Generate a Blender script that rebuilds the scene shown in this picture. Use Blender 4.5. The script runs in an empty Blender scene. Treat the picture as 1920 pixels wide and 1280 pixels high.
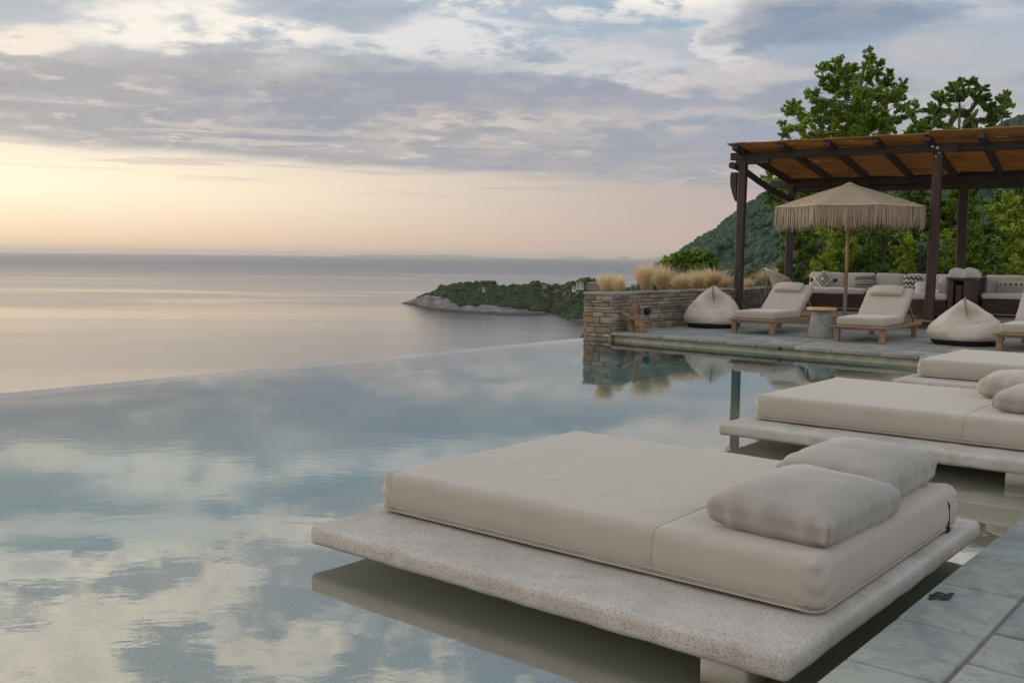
import bpy, bmesh, math, random
import numpy as np
from mathutils import Vector, Matrix, noise as mnoise
random.seed(7); rng = np.random.default_rng(7)
S = bpy.context.scene; COL = S.collection
R = math.radians
# ------------------------------------------------------------------ camera
TH = R(39.5); PITCH = math.atan(158/1867); ROLL = 0.0108; EYE = np.array([0, 0, 1.27])
FH = np.array([-math.sin(TH), math.cos(TH), 0]); RH = np.array([math.cos(TH), math.sin(TH), 0]); UP = np.array([0, 0, 1.])
CF = FH*math.cos(PITCH) - UP*math.sin(PITCH); U0 = np.cross(RH, CF)
CR = RH*math.cos(ROLL) + U0*math.sin(ROLL); CU = -RH*math.sin(ROLL) + U0*math.cos(ROLL)
cam = bpy.data.cameras.new('camera'); cam.lens = 36*1867/1920; cam.clip_end = 2e5; cam.clip_start = .05
co = bpy.data.objects.new('camera', cam); COL.objects.link(co)
m = Matrix.Identity(4)
for i in range(3):
    m[i][0] = CR[i]; m[i][1] = CU[i]; m[i][2] = -CF[i]; m[i][3] = EYE[i]
co.matrix_world = m; S.camera = co
def sight(x, y, d):                     # the point seen at photo pixel (x, y), d metres deep
    return EYE + (CF + CR*((x-960)/1867) + CU*((640-y)/1867))*d
def onz(x, y, z):
    v = CF + CR*((x-960)/1867) + CU*((640-y)/1867)
    return EYE + v*((z-EYE[2])/v[2])
# ------------------------------------------------------------------ render, exposure
S.render.engine = 'CYCLES'
S.view_settings.view_transform = 'Standard'; S.view_settings.look = 'None'
S.view_settings.exposure = 0; S.view_settings.gamma = 1
S.cycles.use_denoising = True
S.cycles.max_bounces = 10; S.cycles.transmission_bounces = 8; S.cycles.transparent_max_bounces = 12
S.cycles.sample_clamp_indirect = 6
# ------------------------------------------------------------------ node helpers
class N:
    """a float socket with arithmetic"""
    def __init__(s, t, k): s.t = t; s.k = k
    def _m(s, op, *a, clamp=False):
        n = s.t.nodes.new('ShaderNodeMath'); n.operation = op; n.use_clamp = clamp
        for i, v in enumerate((s,)+a):
            if isinstance(v, N): s.t.links.new(v.k, n.inputs[i])
            else: n.inputs[i].default_value = v
        return N(s.t, n.outputs[0])
    def __add__(s, o): return s._m('ADD', o)
    __radd__ = __add__
    def __mul__(s, o): return s._m('MULTIPLY', o)
    __rmul__ = __mul__
    def __sub__(s, o): return s._m('SUBTRACT', o)
    def __rsub__(s, o): return (s*-1.0)+o
    def __truediv__(s, o): return s._m('DIVIDE', o)
    def pw(s, o): return s._m('POWER', o)
    def mx(s, o): return s._m('MAXIMUM', o)
    def mn(s, o): return s._m('MINIMUM', o)
    def ab(s): return s._m('ABSOLUTE')
    def fn(s, op, *a): return s._m(op, *a)
    def ss(s, a, b, lo=0., hi=1.):       # smoothstep
        n = s.t.nodes.new('ShaderNodeMapRange'); n.interpolation_type = 'SMOOTHSTEP'
        s.t.links.new(s.k, n.inputs[0])
        for i, v in enumerate((a, b, lo, hi)):
            if isinstance(v, N): s.t.links.new(v.k, n.inputs[i+1])
            else: n.inputs[i+1].default_value = v
        return N(s.t, n.outputs[0])
def lk(t, a, b): t.links.new(a.k if isinstance(a, N) else a, b)
def vec(t, x, y, z=0.):
    n = t.nodes.new('ShaderNodeCombineXYZ')
    for i, v in enumerate((x, y, z)):
        if isinstance(v, N): lk(t, v, n.inputs[i])
        else: n.inputs[i].default_value = v
    return n.outputs[0]
def sep(t, v):
    n = t.nodes.new('ShaderNodeSeparateXYZ'); t.links.new(v, n.inputs[0]); return [N(t, o) for o in n.outputs]
def noi(t, v, scale, detail=4, rough=.5, dist=0., dim='3D'):
    n = t.nodes.new('ShaderNodeTexNoise'); n.noise_dimensions = dim
    if v is not None: t.links.new(v, n.inputs['Vector'])
    n.inputs['Scale'].default_value = scale; n.inputs['Detail'].default_value = detail
    n.inputs['Roughness'].default_value = rough; n.inputs['Distortion'].default_value = dist
    return N(t, n.outputs['Fac'])
def vor(t, v, scale, feature='F1', out='Distance', rnd=1.):
    n = t.nodes.new('ShaderNodeTexVoronoi'); n.feature = feature
    if v is not None: t.links.new(v, n.inputs['Vector'])
    n.inputs['Scale'].default_value = scale; n.inputs['Randomness'].default_value = rnd
    return n.outputs[out]
def mix(t, f, a, b, mode='MIX'):
    n = t.nodes.new('ShaderNodeMix'); n.data_type = 'RGBA'; n.blend_type = mode
    if isinstance(f, N): lk(t, f, n.inputs[0])
    else: n.inputs[0].default_value = f
    for v, k in ((a, 6), (b, 7)):
        if isinstance(v, (tuple, list)): n.inputs[k].default_value = (*v, 1)[:4]
        else: t.links.new(v, n.inputs[k])
    return n.outputs[2]
def ramp(t, f, stops):
    n = t.nodes.new('ShaderNodeValToRGB'); lk(t, f, n.inputs[0])
    e = n.color_ramp.elements
    while len(e) < len(stops): e.new(.5)
    for i, (p, c) in enumerate(stops): e[i].position = p; e[i].color = (*c, 1)[:4]
    return n.outputs[0]
def attr(t, name):
    n = t.nodes.new('ShaderNodeAttribute'); n.attribute_name = name; return n
def coords(t, kind='Object'):
    n = t.nodes.new('ShaderNodeTexCoord'); return n.outputs[kind]
def wpos(t):
    n = t.nodes.new('ShaderNodeNewGeometry'); return n.outputs['Position']
def scl(t, v, s):
    n = t.nodes.new('ShaderNodeVectorMath'); n.operation = 'MULTIPLY'; t.links.new(v, n.inputs[0]); n.inputs[1].default_value = s; return n.outputs[0]
def bump(t, h, strength=.3, dist=.01, nrm=None):
    n = t.nodes.new('ShaderNodeBump'); lk(t, h, n.inputs['Height'])
    if isinstance(strength, N): lk(t, strength, n.inputs['Strength'])
    else: n.inputs['Strength'].default_value = strength
    n.inputs['Distance'].default_value = dist
    if nrm is not None: t.links.new(nrm, n.inputs['Normal'])
    return n.outputs[0]
def mat(name):
    m = bpy.data.materials.new(name); m.use_nodes = True; t = m.node_tree
    p = t.nodes['Principled BSDF']; return m, t, p
def pset(t, p, col=None, rough=None, nrm=None, **kw):
    if col is not None:
        if isinstance(col, (tuple, list)): p.inputs['Base Color'].default_value = (*col, 1)[:4]
        else: t.links.new(col, p.inputs['Base Color'])
    if rough is not None:
        if isinstance(rough, N): lk(t, rough, p.inputs['Roughness'])
        else: p.inputs['Roughness'].default_value = rough
    if nrm is not None: t.links.new(nrm, p.inputs['Normal'])
    for k, v in kw.items(): p.inputs[k.replace('_', ' ')].default_value = v
# ------------------------------------------------------------------ sky
SUN_EL = R(11); SUN_U = R(-58)            # low sun, behind cloud, beyond the left edge of the view
W = bpy.data.worlds.new('World'); S.world = W; W.use_nodes = True
t = W.node_tree; t.nodes.clear()
out = t.nodes.new('ShaderNodeOutputWorld'); bg = t.nodes.new('ShaderNodeBackground'); t.links.new(bg.outputs[0], out.inputs[0])
g = t.nodes.new('ShaderNodeTexCoord').outputs['Generated']
nn = t.nodes.new('ShaderNodeVectorMath'); nn.operation = 'NORMALIZE'; t.links.new(g, nn.inputs[0]); gd = nn.outputs[0]
def dotc(c):
    n = t.nodes.new('ShaderNodeVectorMath'); n.operation = 'DOT_PRODUCT'; t.links.new(gd, n.inputs[0]); n.inputs[1].default_value = tuple(c); return N(t, n.outputs['Value'])
sx, sy, sz = dotc(RH), dotc(FH), dotc(UP)
u = sx.fn('ARCTAN2', sy)*57.2958
v = sz.ab().fn('ARCSINE')*57.2958          # mirrored under the horizon: what the water's far slopes pass on
zc = sz.ab()
px = sx/(zc+.13); py = sy/(zc+.13)
P = vec(t, px, py)
w1 = noi(t, P, .9, 5, .55); w2 = noi(t, vec(t, px+7.3, py*1.0-3.1), 2.6, 6, .6)
w3 = noi(t, vec(t, px*1.0+2.2, py+9.7), 6.5, 6, .62)
fine = noi(t, vec(t, px-4., py+1.7), 16., 5, .6)
vw = v + (w1-.5)*5.0 + (w2-.5)*2.2 + (w3-.5)*.9          # wobbling cloud heights
uw = u + (w2-.5)*9.0 + (w3-.5)*5.
def blob(u0, v0, su, sv, soft=1.):
    a = (uw-u0)/su; b = (vw-v0)/sv
    d = a*a+b*b
    return d.ss(1.25, .25)
gl = u.ss(16., -34.)                       # warmth towards the hidden sun
# clear air near the horizon
h_low = mix(t, gl, (.58, .44, .385), (1.06, .74, .45))
h_mid = mix(t, gl, (.52, .435, .41), (1.26, 1.06, .76))
hor = mix(t, v.ss(-.3, 3.6), h_low, h_mid)
sky = t.nodes.new('ShaderNodeTexSky'); sky.sky_type = 'NISHITA'; sky.sun_disc = False
sky.sun_elevation = SUN_EL; sky.sun_rotation = R(270.5); sky.altitude = 50; sky.air_density = 1.; sky.dust_density = 1.5
nish = mix(t, 1., sky.outputs[0], (.075, .075, .075), 'MULTIPLY')
blue = mix(t, v.ss(9., 22.), (.40, .49, .62), (.30, .55, .80))
blue = mix(t, v.ss(35., 80.), blue, (.33, .45, .57))
blue = mix(t, gl*.6, blue, (.58, .59, .60))
blue = mix(t, .22, blue, nish)
c = mix(t, v.ss(3.5, 8.5), hor, blue)
# high thin veil that whitens the blue
veil = (w1*.6+w2*.4).ss(.40, .66)*v.ss(4., 8.)*v.ss(26., 13.)
c = mix(t, veil*.75, c, mix(t, gl, (.56, .56, .575), (.80, .77, .73)))
# broken cream cumulus higher up (the part of the sky the pool mirrors)
q1 = noi(t, vec(t, px*1.0+3.3, py*1.15+5.2), 4.6, 8, .62); q2 = noi(t, vec(t, px+1., py+.4), .75, 2, .5)
cum = (q1+(q2-.5)*.55+(fine-.5)*.14).ss(.435, .585)*v.ss(11.5, 14.5)
cumc = mix(t, (q1-.5)._m('MULTIPLY', 6., clamp=True)*.7, mix(t, v.ss(13., 17.), (1.08, .97, .83), (1.75, 1.54, 1.26)), (.66, .68, .73))
cumc = mix(t, v.ss(35., 70.), cumc, (.56, .56, .57))
c = mix(t, cum*.88, c, cumc)
# the long lavender deck above the glow
edge = u*-.052+4.35
ve = vw*.30 + v*.70
deck = (ve-edge).ss(-.12, .55) * (vw-10.4+u*.02).ss(1.7, -1.4)
dcol = mix(t, w2.ss(.38, .62), (.365, .375, .415), (.50, .465, .455))
dcol = mix(t, gl*.55, dcol, (.50, .47, .465))
dcol = mix(t, w3.ss(.54, .68)*.7, dcol, (.74, .64, .57))
dcol = mix(t, (w1+(fine-.5)*.2).ss(.54, .42)*.6, dcol, (.30, .335, .42))
thin = (w2*.55+w3*.45).ss(.58, .50)*.16+.84
right = u.ss(-8., 20.)
c = mix(t, deck*thin*(1.-right*.35), c, dcol)
# ragged streaks just under and in the deck edge
st = noi(t, vec(t, u*.055, v*1.25), 1.6, 5, .55)
strk = (st+(fine-.5)*.12).ss(.53, .62)*(v-edge).ss(-1.9, -.2)*(v-edge).ss(3.2, .8)
c = mix(t, strk*.45, c, mix(t, (v-edge).ss(-.3, .6), (.52, .46, .44), mix(t, gl, (.62, .54, .50), (.92, .80, .66))))
# bright rifts
def paint(mask, col):
    global c
    c = mix(t, mask, c, col)
rift = (w3*.5+w2*.5).ss(.40, .52)
paint(blob(-17., 12.2, 8.5, 1.3)*rift*.95, (1.0, .93, .83))
paint(blob(-25., 11.2, 2.6, .8)*rift*.9, (.98, .87, .74))
paint(blob(-19., 14.6, 9., .7)*rift*.8, (.95, .92, .88))
paint(blob(-4., 12.0, 7., 1.6)*rift*.75, (.86, .83, .80))
paint(blob(5.5, 10.8, 6., 1.6)*rift*.7, (.70, .68, .68))
paint(blob(-2., 7.6, 5., .6)*rift*.65, (.72, .62, .56))
paint(blob(4., 8.3, 3.5, .7)*rift*.6, (.66, .59, .55))
paint(blob(10., 7.6, 4., .6)*rift*.6, (.60, .54, .52))
paint(blob(12.5, 12.6, 1.7, 2.6)*rift*.7, (.82, .77, .73))
paint(blob(12., 9.8, 4.5, 1.2)*.55, (.74, .66, .62))
paint(blob(-2., 9.6, 9., .7)*.5, (.31, .36, .46))
paint(blob(14., 6.3, 8., .7)*.45, (.36, .40, .49))
# slate-blue cloud banks
paint(blob(-10., 13.0, 5.5, .75)*.75, (.36, .42, .51))
paint(blob(-28., 12.8, 5., 1.1)*.6, (.42, .45, .51))
paint(blob(17.5, 12.7, 6.0, 1.6)*.8, (.24, .295, .40))
paint(blob(27., 13.6, 5., .9)*.5, (.30, .37, .49))
paint(blob(5., 8.9, 7., .8)*.55, (.33, .36, .44))
paint(blob(0., 5.6, 9., .7)*.5, (.37, .38, .44))
paint(blob(23., 11.2, 2.2, .8)*.4, (.56, .52, .52))
t.links.new(c, bg.inputs[0]); bg.inputs[1].default_value = 1.0
# ------------------------------------------------------------------ sun, veiled
sd = bpy.data.lights.new('sun', 'SUN'); sd.energy = 1.25; sd.angle = R(14); sd.color = (1., .82, .62)
so = bpy.data.objects.new('sun', sd); COL.objects.link(so)
sdir = Vector(tuple((FH*math.cos(SUN_U)+RH*math.sin(SUN_U))*math.cos(SUN_EL)+UP*math.sin(SUN_EL)))
so.rotation_euler = sdir.to_track_quat('Z', 'Y').to_euler()
#==BODY==
# ------------------------------------------------------------------ mesh helpers
def link(name, me, mats=None, parent=None, smooth=None, angle=None):
    o = bpy.data.objects.new(name, me); COL.objects.link(o)
    for x in (mats if isinstance(mats, (list, tuple)) else [mats]):
        if x is not None: me.materials.append(x)
    if parent is not None: o.parent = parent
    if smooth: me.polygons.foreach_set('use_smooth', [True]*len(me.polygons)); me.update()
    if angle is not None: me.set_sharp_from_angle(angle=R(angle))
    return o
class MB:
    def __init__(s): s.v = []; s.f = []; s.mi = []; s.a = {}; s.n = 0
    def add(s, v, f, mi=0, M=None, **at):
        v = np.asarray(v, float).reshape(-1, 3)
        if M is not None: v = v@np.array(M.to_3x3()).T + np.array(M.to_translation())
        s.v.append(v); s.f += [tuple(i+s.n for i in q) for q in f]; s.mi += [mi]*len(f)
        for k, x in at.items():
            s.a.setdefault(k, []).append((s.n, len(v), x))
        s.n += len(v)
    def box(s, c, d, mi=0, M=None, rz=0., **at):
        h = np.array(d)/2; q = np.array([(a, b, e) for e in (-1, 1) for b in (-1, 1) for a in (-1, 1)])*h
        if rz: cs, sn = math.cos(rz), math.sin(rz); q = q@np.array([[cs, sn, 0], [-sn, cs, 0], [0, 0, 1]])
        s.add(q+np.array(c), [(0, 2, 3, 1), (4, 5, 7, 6), (0, 1, 5, 4), (2, 6, 7, 3), (0, 4, 6, 2), (1, 3, 7, 5)], mi, M, **at)
    def beam(s, a, b, w, h, mi=0, up=(0, 0, 1), **at):   # a rectangular bar from a to b
        a, b = np.array(a, float), np.array(b, float); d = b-a; L = np.linalg.norm(d); d /= L
        x = np.cross(d, up); x /= np.linalg.norm(x); y = np.cross(x, d)
        q = [p+x*i*w/2+y*j*h/2 for p in (a, b) for i, j in ((-1, -1), (1, -1), (1, 1), (-1, 1))]
        s.add(q, [(0, 1, 2, 3), (7, 6, 5, 4), (0, 4, 5, 1), (1, 5, 6, 2), (2, 6, 7, 3), (3, 7, 4, 0)], mi, **at)
    def tube(s, pts, rad, seg=8, mi=0, cap=True, **at):
        pts = [np.array(p, float) for p in pts]; n = len(pts)
        rad = rad if hasattr(rad, '__len__') else [rad]*n
        vs = []; ref = np.array([0.31, .17, .93])
        for i in range(n):
            d = pts[min(i+1, n-1)]-pts[max(i-1, 0)]; d /= np.linalg.norm(d)+1e-9
            x = np.cross(d, ref); nx = np.linalg.norm(x)
            if nx < .05: x = np.cross(d, (1, 0, 0)); nx = np.linalg.norm(x)
            x /= nx; y = np.cross(d, x)
            for k in range(seg):
                a = 2*math.pi*k/seg; vs.append(pts[i]+(x*math.cos(a)+y*math.sin(a))*rad[i])
        fs = [(i*seg+k, i*seg+(k+1) % seg, (i+1)*seg+(k+1) % seg, (i+1)*seg+k) for i in range(n-1) for k in range(seg)]
        if cap: fs += [tuple(range(seg))[::-1], tuple((n-1)*seg+k for k in range(seg))]
        s.add(vs, fs, mi, **at)
    def lathe(s, prof, seg=32, mi=0, c=(0, 0, 0), **at):
        vs = [(c[0]+r*math.cos(2*math.pi*k/seg), c[1]+r*math.sin(2*math.pi*k/seg), c[2]+z) for r, z in prof for k in range(seg)]
        n = len(prof); fs = [(i*seg+k, i*seg+(k+1) % seg, (i+1)*seg+(k+1) % seg, (i+1)*seg+k) for i in range(n-1) for k in range(seg)]
        fs += [tuple(range(seg))[::-1], tuple((n-1)*seg+k for k in range(seg))]
        s.add(vs, fs, mi, **at)
    def build(s, name, mats, parent=None, smooth=False, bevel=0., angle=None, seg=2):
        me = bpy.data.meshes.new(name); V = np.concatenate(s.v) if s.v else np.zeros((0, 3))
        me.from_pydata(V.tolist(), [], s.f); me.update()
        if any(s.mi): me.polygons.foreach_set('material_index', s.mi)
        for k, L in s.a.items():
            x0 = L[0][2]; isv = hasattr(x0, '__len__') and np.ndim(x0) == 2 or (np.ndim(x0) == 1 and len(x0) == 3)
            A = np.zeros((s.n, 3) if isv else s.n)
            for st, n, x in L: A[st:st+n] = x
            at = me.attributes.new(k, 'FLOAT_VECTOR' if isv else 'FLOAT', 'POINT')
            at.data.foreach_set('vector' if isv else 'value', A.ravel())
        o = link(name, me, mats, parent, smooth, angle)
        if bevel:
            b = o.modifiers.new('bevel', 'BEVEL'); b.width = bevel; b.segments = seg; b.limit_method = 'ANGLE'; b.angle_limit = R(40)
        return o
def axis(h, r, k, cell):
    n = max(1, int(round(2*(h-r)/cell))); c = [-h+r*(1-math.cos(math.pi/2*i/k)) for i in range(k)]
    m = list(np.linspace(-h+r, h-r, n+1)); return np.array(c+m+[-x for x in c[::-1]])
def softbox(sx, sy, sz, r, k=4, cell=.08, fn=None):
    """rounded box surface; fn(p, n) -> displaced point"""
    h = np.array([sx, sy, sz])/2; X = [axis(h[i], r, k, cell) for i in range(3)]
    n = [len(x)-1 for x in X]; idx = {}; V = []; F = []
    def vid(i, j, l):
        key = (i, j, l)
        if key not in idx:
            p = np.array([X[0][i], X[1][j], X[2][l]]); q = np.clip(p, -(h-r), h-r); d = p-q; L = np.linalg.norm(d)
            nr = d/L; P = q+nr*r
            if fn: P = fn(P, nr, h)
            idx[key] = len(V); V.append(P)
        return idx[key]
    for a, b, c in ((0, 1, 2), (1, 2, 0), (2, 0, 1)):
        for e in (0, n[c]):
            for i in range(n[a]):
                for j in range(n[b]):
                    q = []
                    for di, dj in ((0, 0), (1, 0), (1, 1), (0, 1)):
                        t3 = [0, 0, 0]; t3[a] = i+di; t3[b] = j+dj; t3[c] = e; q.append(vid(*t3))
                    F.append(tuple(q if e else q[::-1]))
    return np.array(V), F
def nz(p, s, o=0.): return mnoise.noise(Vector((p[0]*s+o, p[1]*s+o*1.7, p[2]*s-o)))
def tag(o, label=None, cat=None, group=None, kind=None):
    if label: o['label'] = label
    if cat: o['category'] = cat
    if group: o['group'] = group
    if kind or cat: o['kind'] = kind or 'thing'
    return o
def empty(name, loc, rz=0.):
    o = bpy.data.objects.new(name, None); COL.objects.link(o); o.empty_display_size = .2
    o.location = loc; o.rotation_euler[2] = rz; return o
def kids(o): return [c for c in bpy.data.objects if c.parent == o]
def copy_tree(o, parent=None):
    c = o.copy(); COL.objects.link(c)
    if parent is not None: c.parent = parent
    for ch in kids(o): copy_tree(ch, c)
    return c
# ------------------------------------------------------------------ materials
def fabric(name, col, weave=900., dark=.86):
    m, t, p = mat(name); o = coords(t); w = wpos(t)
    n = noi(t, w, 3.5, 5, .6); n2 = noi(t, w, 160., 2, .6)
    c = mix(t, (n*.7+n2*.5-.1), tuple(x*dark for x in col), tuple(min(1, x*1.07) for x in col))
    x, y, z = sep(t, w)
    h = n2+noi(t, scl(t, w, (1., 1., 3.)), 420., 2, .6)*.7
    fold = noi(t, scl(t, w, (1, 1, 1.6)), 7., 4, .6, .8)
    pset(t, p, c, .92, bump(t, h*.16+fold*.5, .22, .012), Sheen_Weight=.25, Sheen_Roughness=.5)
    return m
MAT = {}
MAT['linen'] = fabric('linen_fabric', (.40, .357, .318)); MAT['linen_grey'] = fabric('grey_linen', (.335, .304, .28))
MAT['white_fabric'] = fabric('white_fabric', (.62, .595, .59)); MAT['sand_fabric'] = fabric('sand_fabric', (.49, .435, .38))
m, t, p = mat('sewn_seam'); pset(t, p, (.40, .355, .315), .9); MAT['seam'] = m
m, t, p = mat('piping'); pset(t, p, (.37, .335, .30), .9); MAT['piping'] = m
m, t, p = mat('black_cloth'); pset(t, p, mix(t, noi(t, coords(t), 60, 3), (.008, .009, .012), (.022, .023, .028)), .8); MAT['black'] = m
# speckled washed concrete
m, t, p = mat('washed_concrete'); w = wpos(t)
sp = N(t, vor(t, w, 190.)); sp2 = noi(t, w, 175., 3, .75); big = noi(t, w, 3., 5, .6); blot = noi(t, w, 11., 4, .6)
zz = sep(t, w)[2]
c = mix(t, (big*.6+blot*.4).ss(.35, .65), (.42, .39, .362), (.535, .50, .475))
c = mix(t, sp2.ss(.52, .62)*.85, c, (.19, .175, .16)); c = mix(t, sp.ss(.25, .08)*.6, c, (.62, .59, .56))
st_ = noi(t, scl(t, w, (4., 4., 1.)), 1., 5, .65).ss(.52, .66); c = mix(t, st_*.35, c, (.31, .275, .235)); c = mix(t, (zz+(blot-.5)*.03).ss(.095, .065)*.35, c, (.26, .24, .20))
c = mix(t, zz.ss(.05, .0)*.8, c, (.17, .16, .11))          # algae line at the water
pset(t, p, c, .85, bump(t, sp2*-.8-sp*.3+blot*.6, .5, .005)); MAT['washed'] = m
# pool plaster
m, t, p = mat('pool_plaster'); w = wpos(t)
sp = noi(t, w, 95., 3, .75); b = noi(t, w, 1.2, 4, .6)
br = t.nodes.new('ShaderNodeTexBrick'); t.links.new(w, br.inputs['Vector']); br.inputs['Scale'].default_value = 1.; br.inputs['Mortar Size'].default_value = .003
br.inputs['Brick Width'].default_value = .62; br.inputs['Row Height'].default_value = .62
br.inputs['Color1'].default_value = (.50, .46, .37, 1); br.inputs['Color2'].default_value = (.46, .42, .33, 1); br.inputs['Mortar'].default_value = (.43, .42, .35, 1)
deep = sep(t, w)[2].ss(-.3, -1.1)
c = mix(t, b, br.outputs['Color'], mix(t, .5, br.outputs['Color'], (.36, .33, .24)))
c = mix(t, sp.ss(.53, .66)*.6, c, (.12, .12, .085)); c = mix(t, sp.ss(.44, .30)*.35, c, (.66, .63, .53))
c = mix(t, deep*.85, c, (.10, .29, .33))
c = mix(t, sep(t, w)[0].ss(-8.865, -8.875), c, (.40, .37, .34))
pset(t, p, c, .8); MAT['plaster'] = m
# stone slabs (per-slab number in attribute rnd)
def slate(name, cols, warm=.3):
    m, t, p = mat(name); a = N(t, attr(t, 'rnd').outputs['Fac']); w = wpos(t)
    n = noi(t, w, 5., 6, .65, .6); f = noi(t, w, 45., 4, .65); st = noi(t, scl(t, w, (2., 9., 2.)), 4., 5, .65, 1.2)
    c = ramp(t, a, [(i/(len(cols)-1), x) for i, x in enumerate(cols)])
    c = mix(t, n.ss(.38, .62)*.7, c, mix(t, .65, c, (.11, .13, .135))); c = mix(t, noi(t, w, 13., 5, .7, .3).ss(.52, .66)*.35, c, (.36, .37, .35)); c = mix(t, st.ss(.55, .75)*.35*1., c, (.42, .41, .37))
    c = mix(t, f.ss(.56, .68)*.5, c, (.09, .095, .09)); c = mix(t, (n*.5+f*.5).ss(.56, .66)*warm, c, (.36, .30, .22))
    pset(t, p, c, (n*.25+.60), bump(t, n*1.2+f*.35, .4, .012)); return m
MAT['slate'] = slate('slate_slab', [(.25, .28, .27), (.36, .37, .34), (.20, .225, .235), (.31, .32, .295), (.27, .305, .30)], .3)
MAT['paver'] = slate('far_paver', [(.26, .25, .235), (.20, .20, .195), (.33, .32, .30), (.23, .23, .225), (.30, .275, .25)], .25)
m, t, p = mat('mortar'); w = wpos(t); pset(t, p, mix(t, noi(t, w, 20, 4), (.20, .155, .125), (.30, .25, .21)), .95, bump(t, noi(t, w, 60, 3), .4, .004)); MAT['mortar'] = m
# ashlar stones
m, t, p = mat('wall_stone'); a = N(t, attr(t, 'rnd').outputs['Fac']); w = wpos(t)
n = noi(t, w, 9., 6, .65, .5); st = noi(t, scl(t, w, (3., 3., 22.)), 3., 5, .6); f = noi(t, w, 60., 3, .6)
c = ramp(t, a, [(0, (.15, .155, .165)), (.16, (.24, .18, .125)), (.3, (.31, .265, .21)), (.44, (.17, .135, .105)), (.57, (.37, .32, .255)), (.7, (.25, .215, .175)), (.82, (.31, .17, .085)), (.87, (.24, .245, .245)), (1., (.42, .37, .30))])
c = mix(t, st.ss(.45, .7)*.5, c, (.16, .115, .08)); c = mix(t, n.ss(.52, .72)*.5, c, (.34, .22, .12)); c = mix(t, n.ss(.46, .28)*.5, c, (.24, .24, .235)); c = mix(t, f.ss(.6, .75)*.4, c, (.09, .08, .07))
pset(t, p, c, .9, bump(t, n+st*.8+f*.3, .7, .02)); MAT['stone'] = m
m, t, p = mat('dry_joint'); pset(t, p, (.045, .038, .03), 1.); MAT['joint'] = m
# wood
def wood(name, a, b, rough=.7, s=(1, 1, 1), bright=None):
    m, t, p = mat(name); o = coords(t)
    g_ = noi(t, scl(t, o, s), 14., 6, .62, 1.0); f = noi(t, scl(t, o, s), 60., 3, .6); big = noi(t, o, 1.7, 3, .5)
    c = mix(t, g_.ss(.35, .65), a, b); c = mix(t, f.ss(.55, .7)*.5, c, tuple(x*.6 for x in a)); c = mix(t, big*.35, c, tuple(x*1.25 for x in b))
    pset(t, p, c, rough, bump(t, g_+f*.4, .35, .005)); return m
MAT['dark_x'] = wood('dark_stained_wood_x', (.028, .018, .016), (.062, .043, .038), .62, (.12, 1, 1))
MAT['dark_y'] = wood('dark_stained_wood_y', (.028, .018, .016), (.062, .043, .038), .62, (1, .12, 1))
MAT['dark_z'] = wood('dark_stained_wood_z', (.028, .015, .012), (.060, .034, .029), .6, (1, 1, .12))
MAT['red_x'] = wood('red_brown_wood', (.035, .014, .012), (.085, .035, .030), .55, (.12, 1, 1))
MAT['teak_x'] = wood('teak_x', (.19, .115, .07), (.32, .215, .145), .65, (.12, 1, 1))
MAT['teak_y'] = wood('teak_y', (.19, .115, .07), (.32, .215, .145), .65, (1, .12, 1))
MAT['teak_z'] = wood('teak_z', (.18, .11, .07), (.30, .20, .135), .65, (1, 1, .12))
MAT['pole'] = wood('eucalyptus_pole', (.30, .16, .075), (.46, .28, .15), .5, (1, 1, .1))
MAT['grey_wood'] = wood('weathered_grey_wood', (.12, .11, .10), (.22, .20, .18), .8, (1, 1, .15))
MAT['deckwood'] = wood('decking', (.17, .12, .085), (.29, .215, .155), .7, (.1, 1, 1))
MAT['honey'] = wood('honey_wood', (.34, .20, .08), (.52, .34, .16), .5, (.3, 1, 1))
MAT['drift'] = wood('driftwood', (.13, .07, .04), (.30, .18, .11), .75, (1, 1, .4))
MAT['bark'] = wood('bark', (.07, .058, .046), (.16, .135, .11), .95, (1, 1, .3))
m, t, p = mat('concrete'); w = coords(t); n = noi(t, w, 7, 6, .65); f = noi(t, w, 60, 3)
pset(t, p, mix(t, n.ss(.3, .7)*.7+f*.3, (.17, .17, .165), (.30, .295, .285)), .85, bump(t, n+f*.5, .3, .005)); MAT['concrete'] = m
m, t, p = mat('white_metal'); pset(t, p, (.7, .7, .68), .4); MAT['white_metal'] = m
m, t, p = mat('black_metal'); pset(t, p, (.012, .012, .013), .45); MAT['black_metal'] = m
m, t, p = mat('reed_mat'); o = coords(t); y_ = sep(t, o)
a = N(t, attr(t, 'rnd').outputs['Fac']); s1 = noi(t, scl(t, o, (.6, 60., 1)), 1.5, 4, .6); s2 = noi(t, scl(t, o, (1.2, 2., 1)), 1.2, 4, .6)
s3 = noi(t, scl(t, o, (1.6, 90., 1)), 1., 3, .6); c = mix(t, (a*.35+s1*.35+(s3-.5)*1.6+.15)._m('MAXIMUM', 0.)._m('MINIMUM', 1.), (.38, .21, .075), (.70, .46, .20)); c = mix(t, s2.ss(.5, .7)*.5, c, (.20, .11, .042))
pset(t, p, c, .6)
tr = t.nodes.new('ShaderNodeBsdfTranslucent'); t.links.new(c, tr.inputs[0]); mx_ = t.nodes.new('ShaderNodeMixShader'); mx_.inputs[0].default_value = .5
t.links.new(p.outputs[0], mx_.inputs[1]); t.links.new(tr.outputs[0], mx_.inputs[2]); t.links.new(mx_.outputs[0], t.nodes['Material Output'].inputs[0]); MAT['reed'] = m
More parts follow.
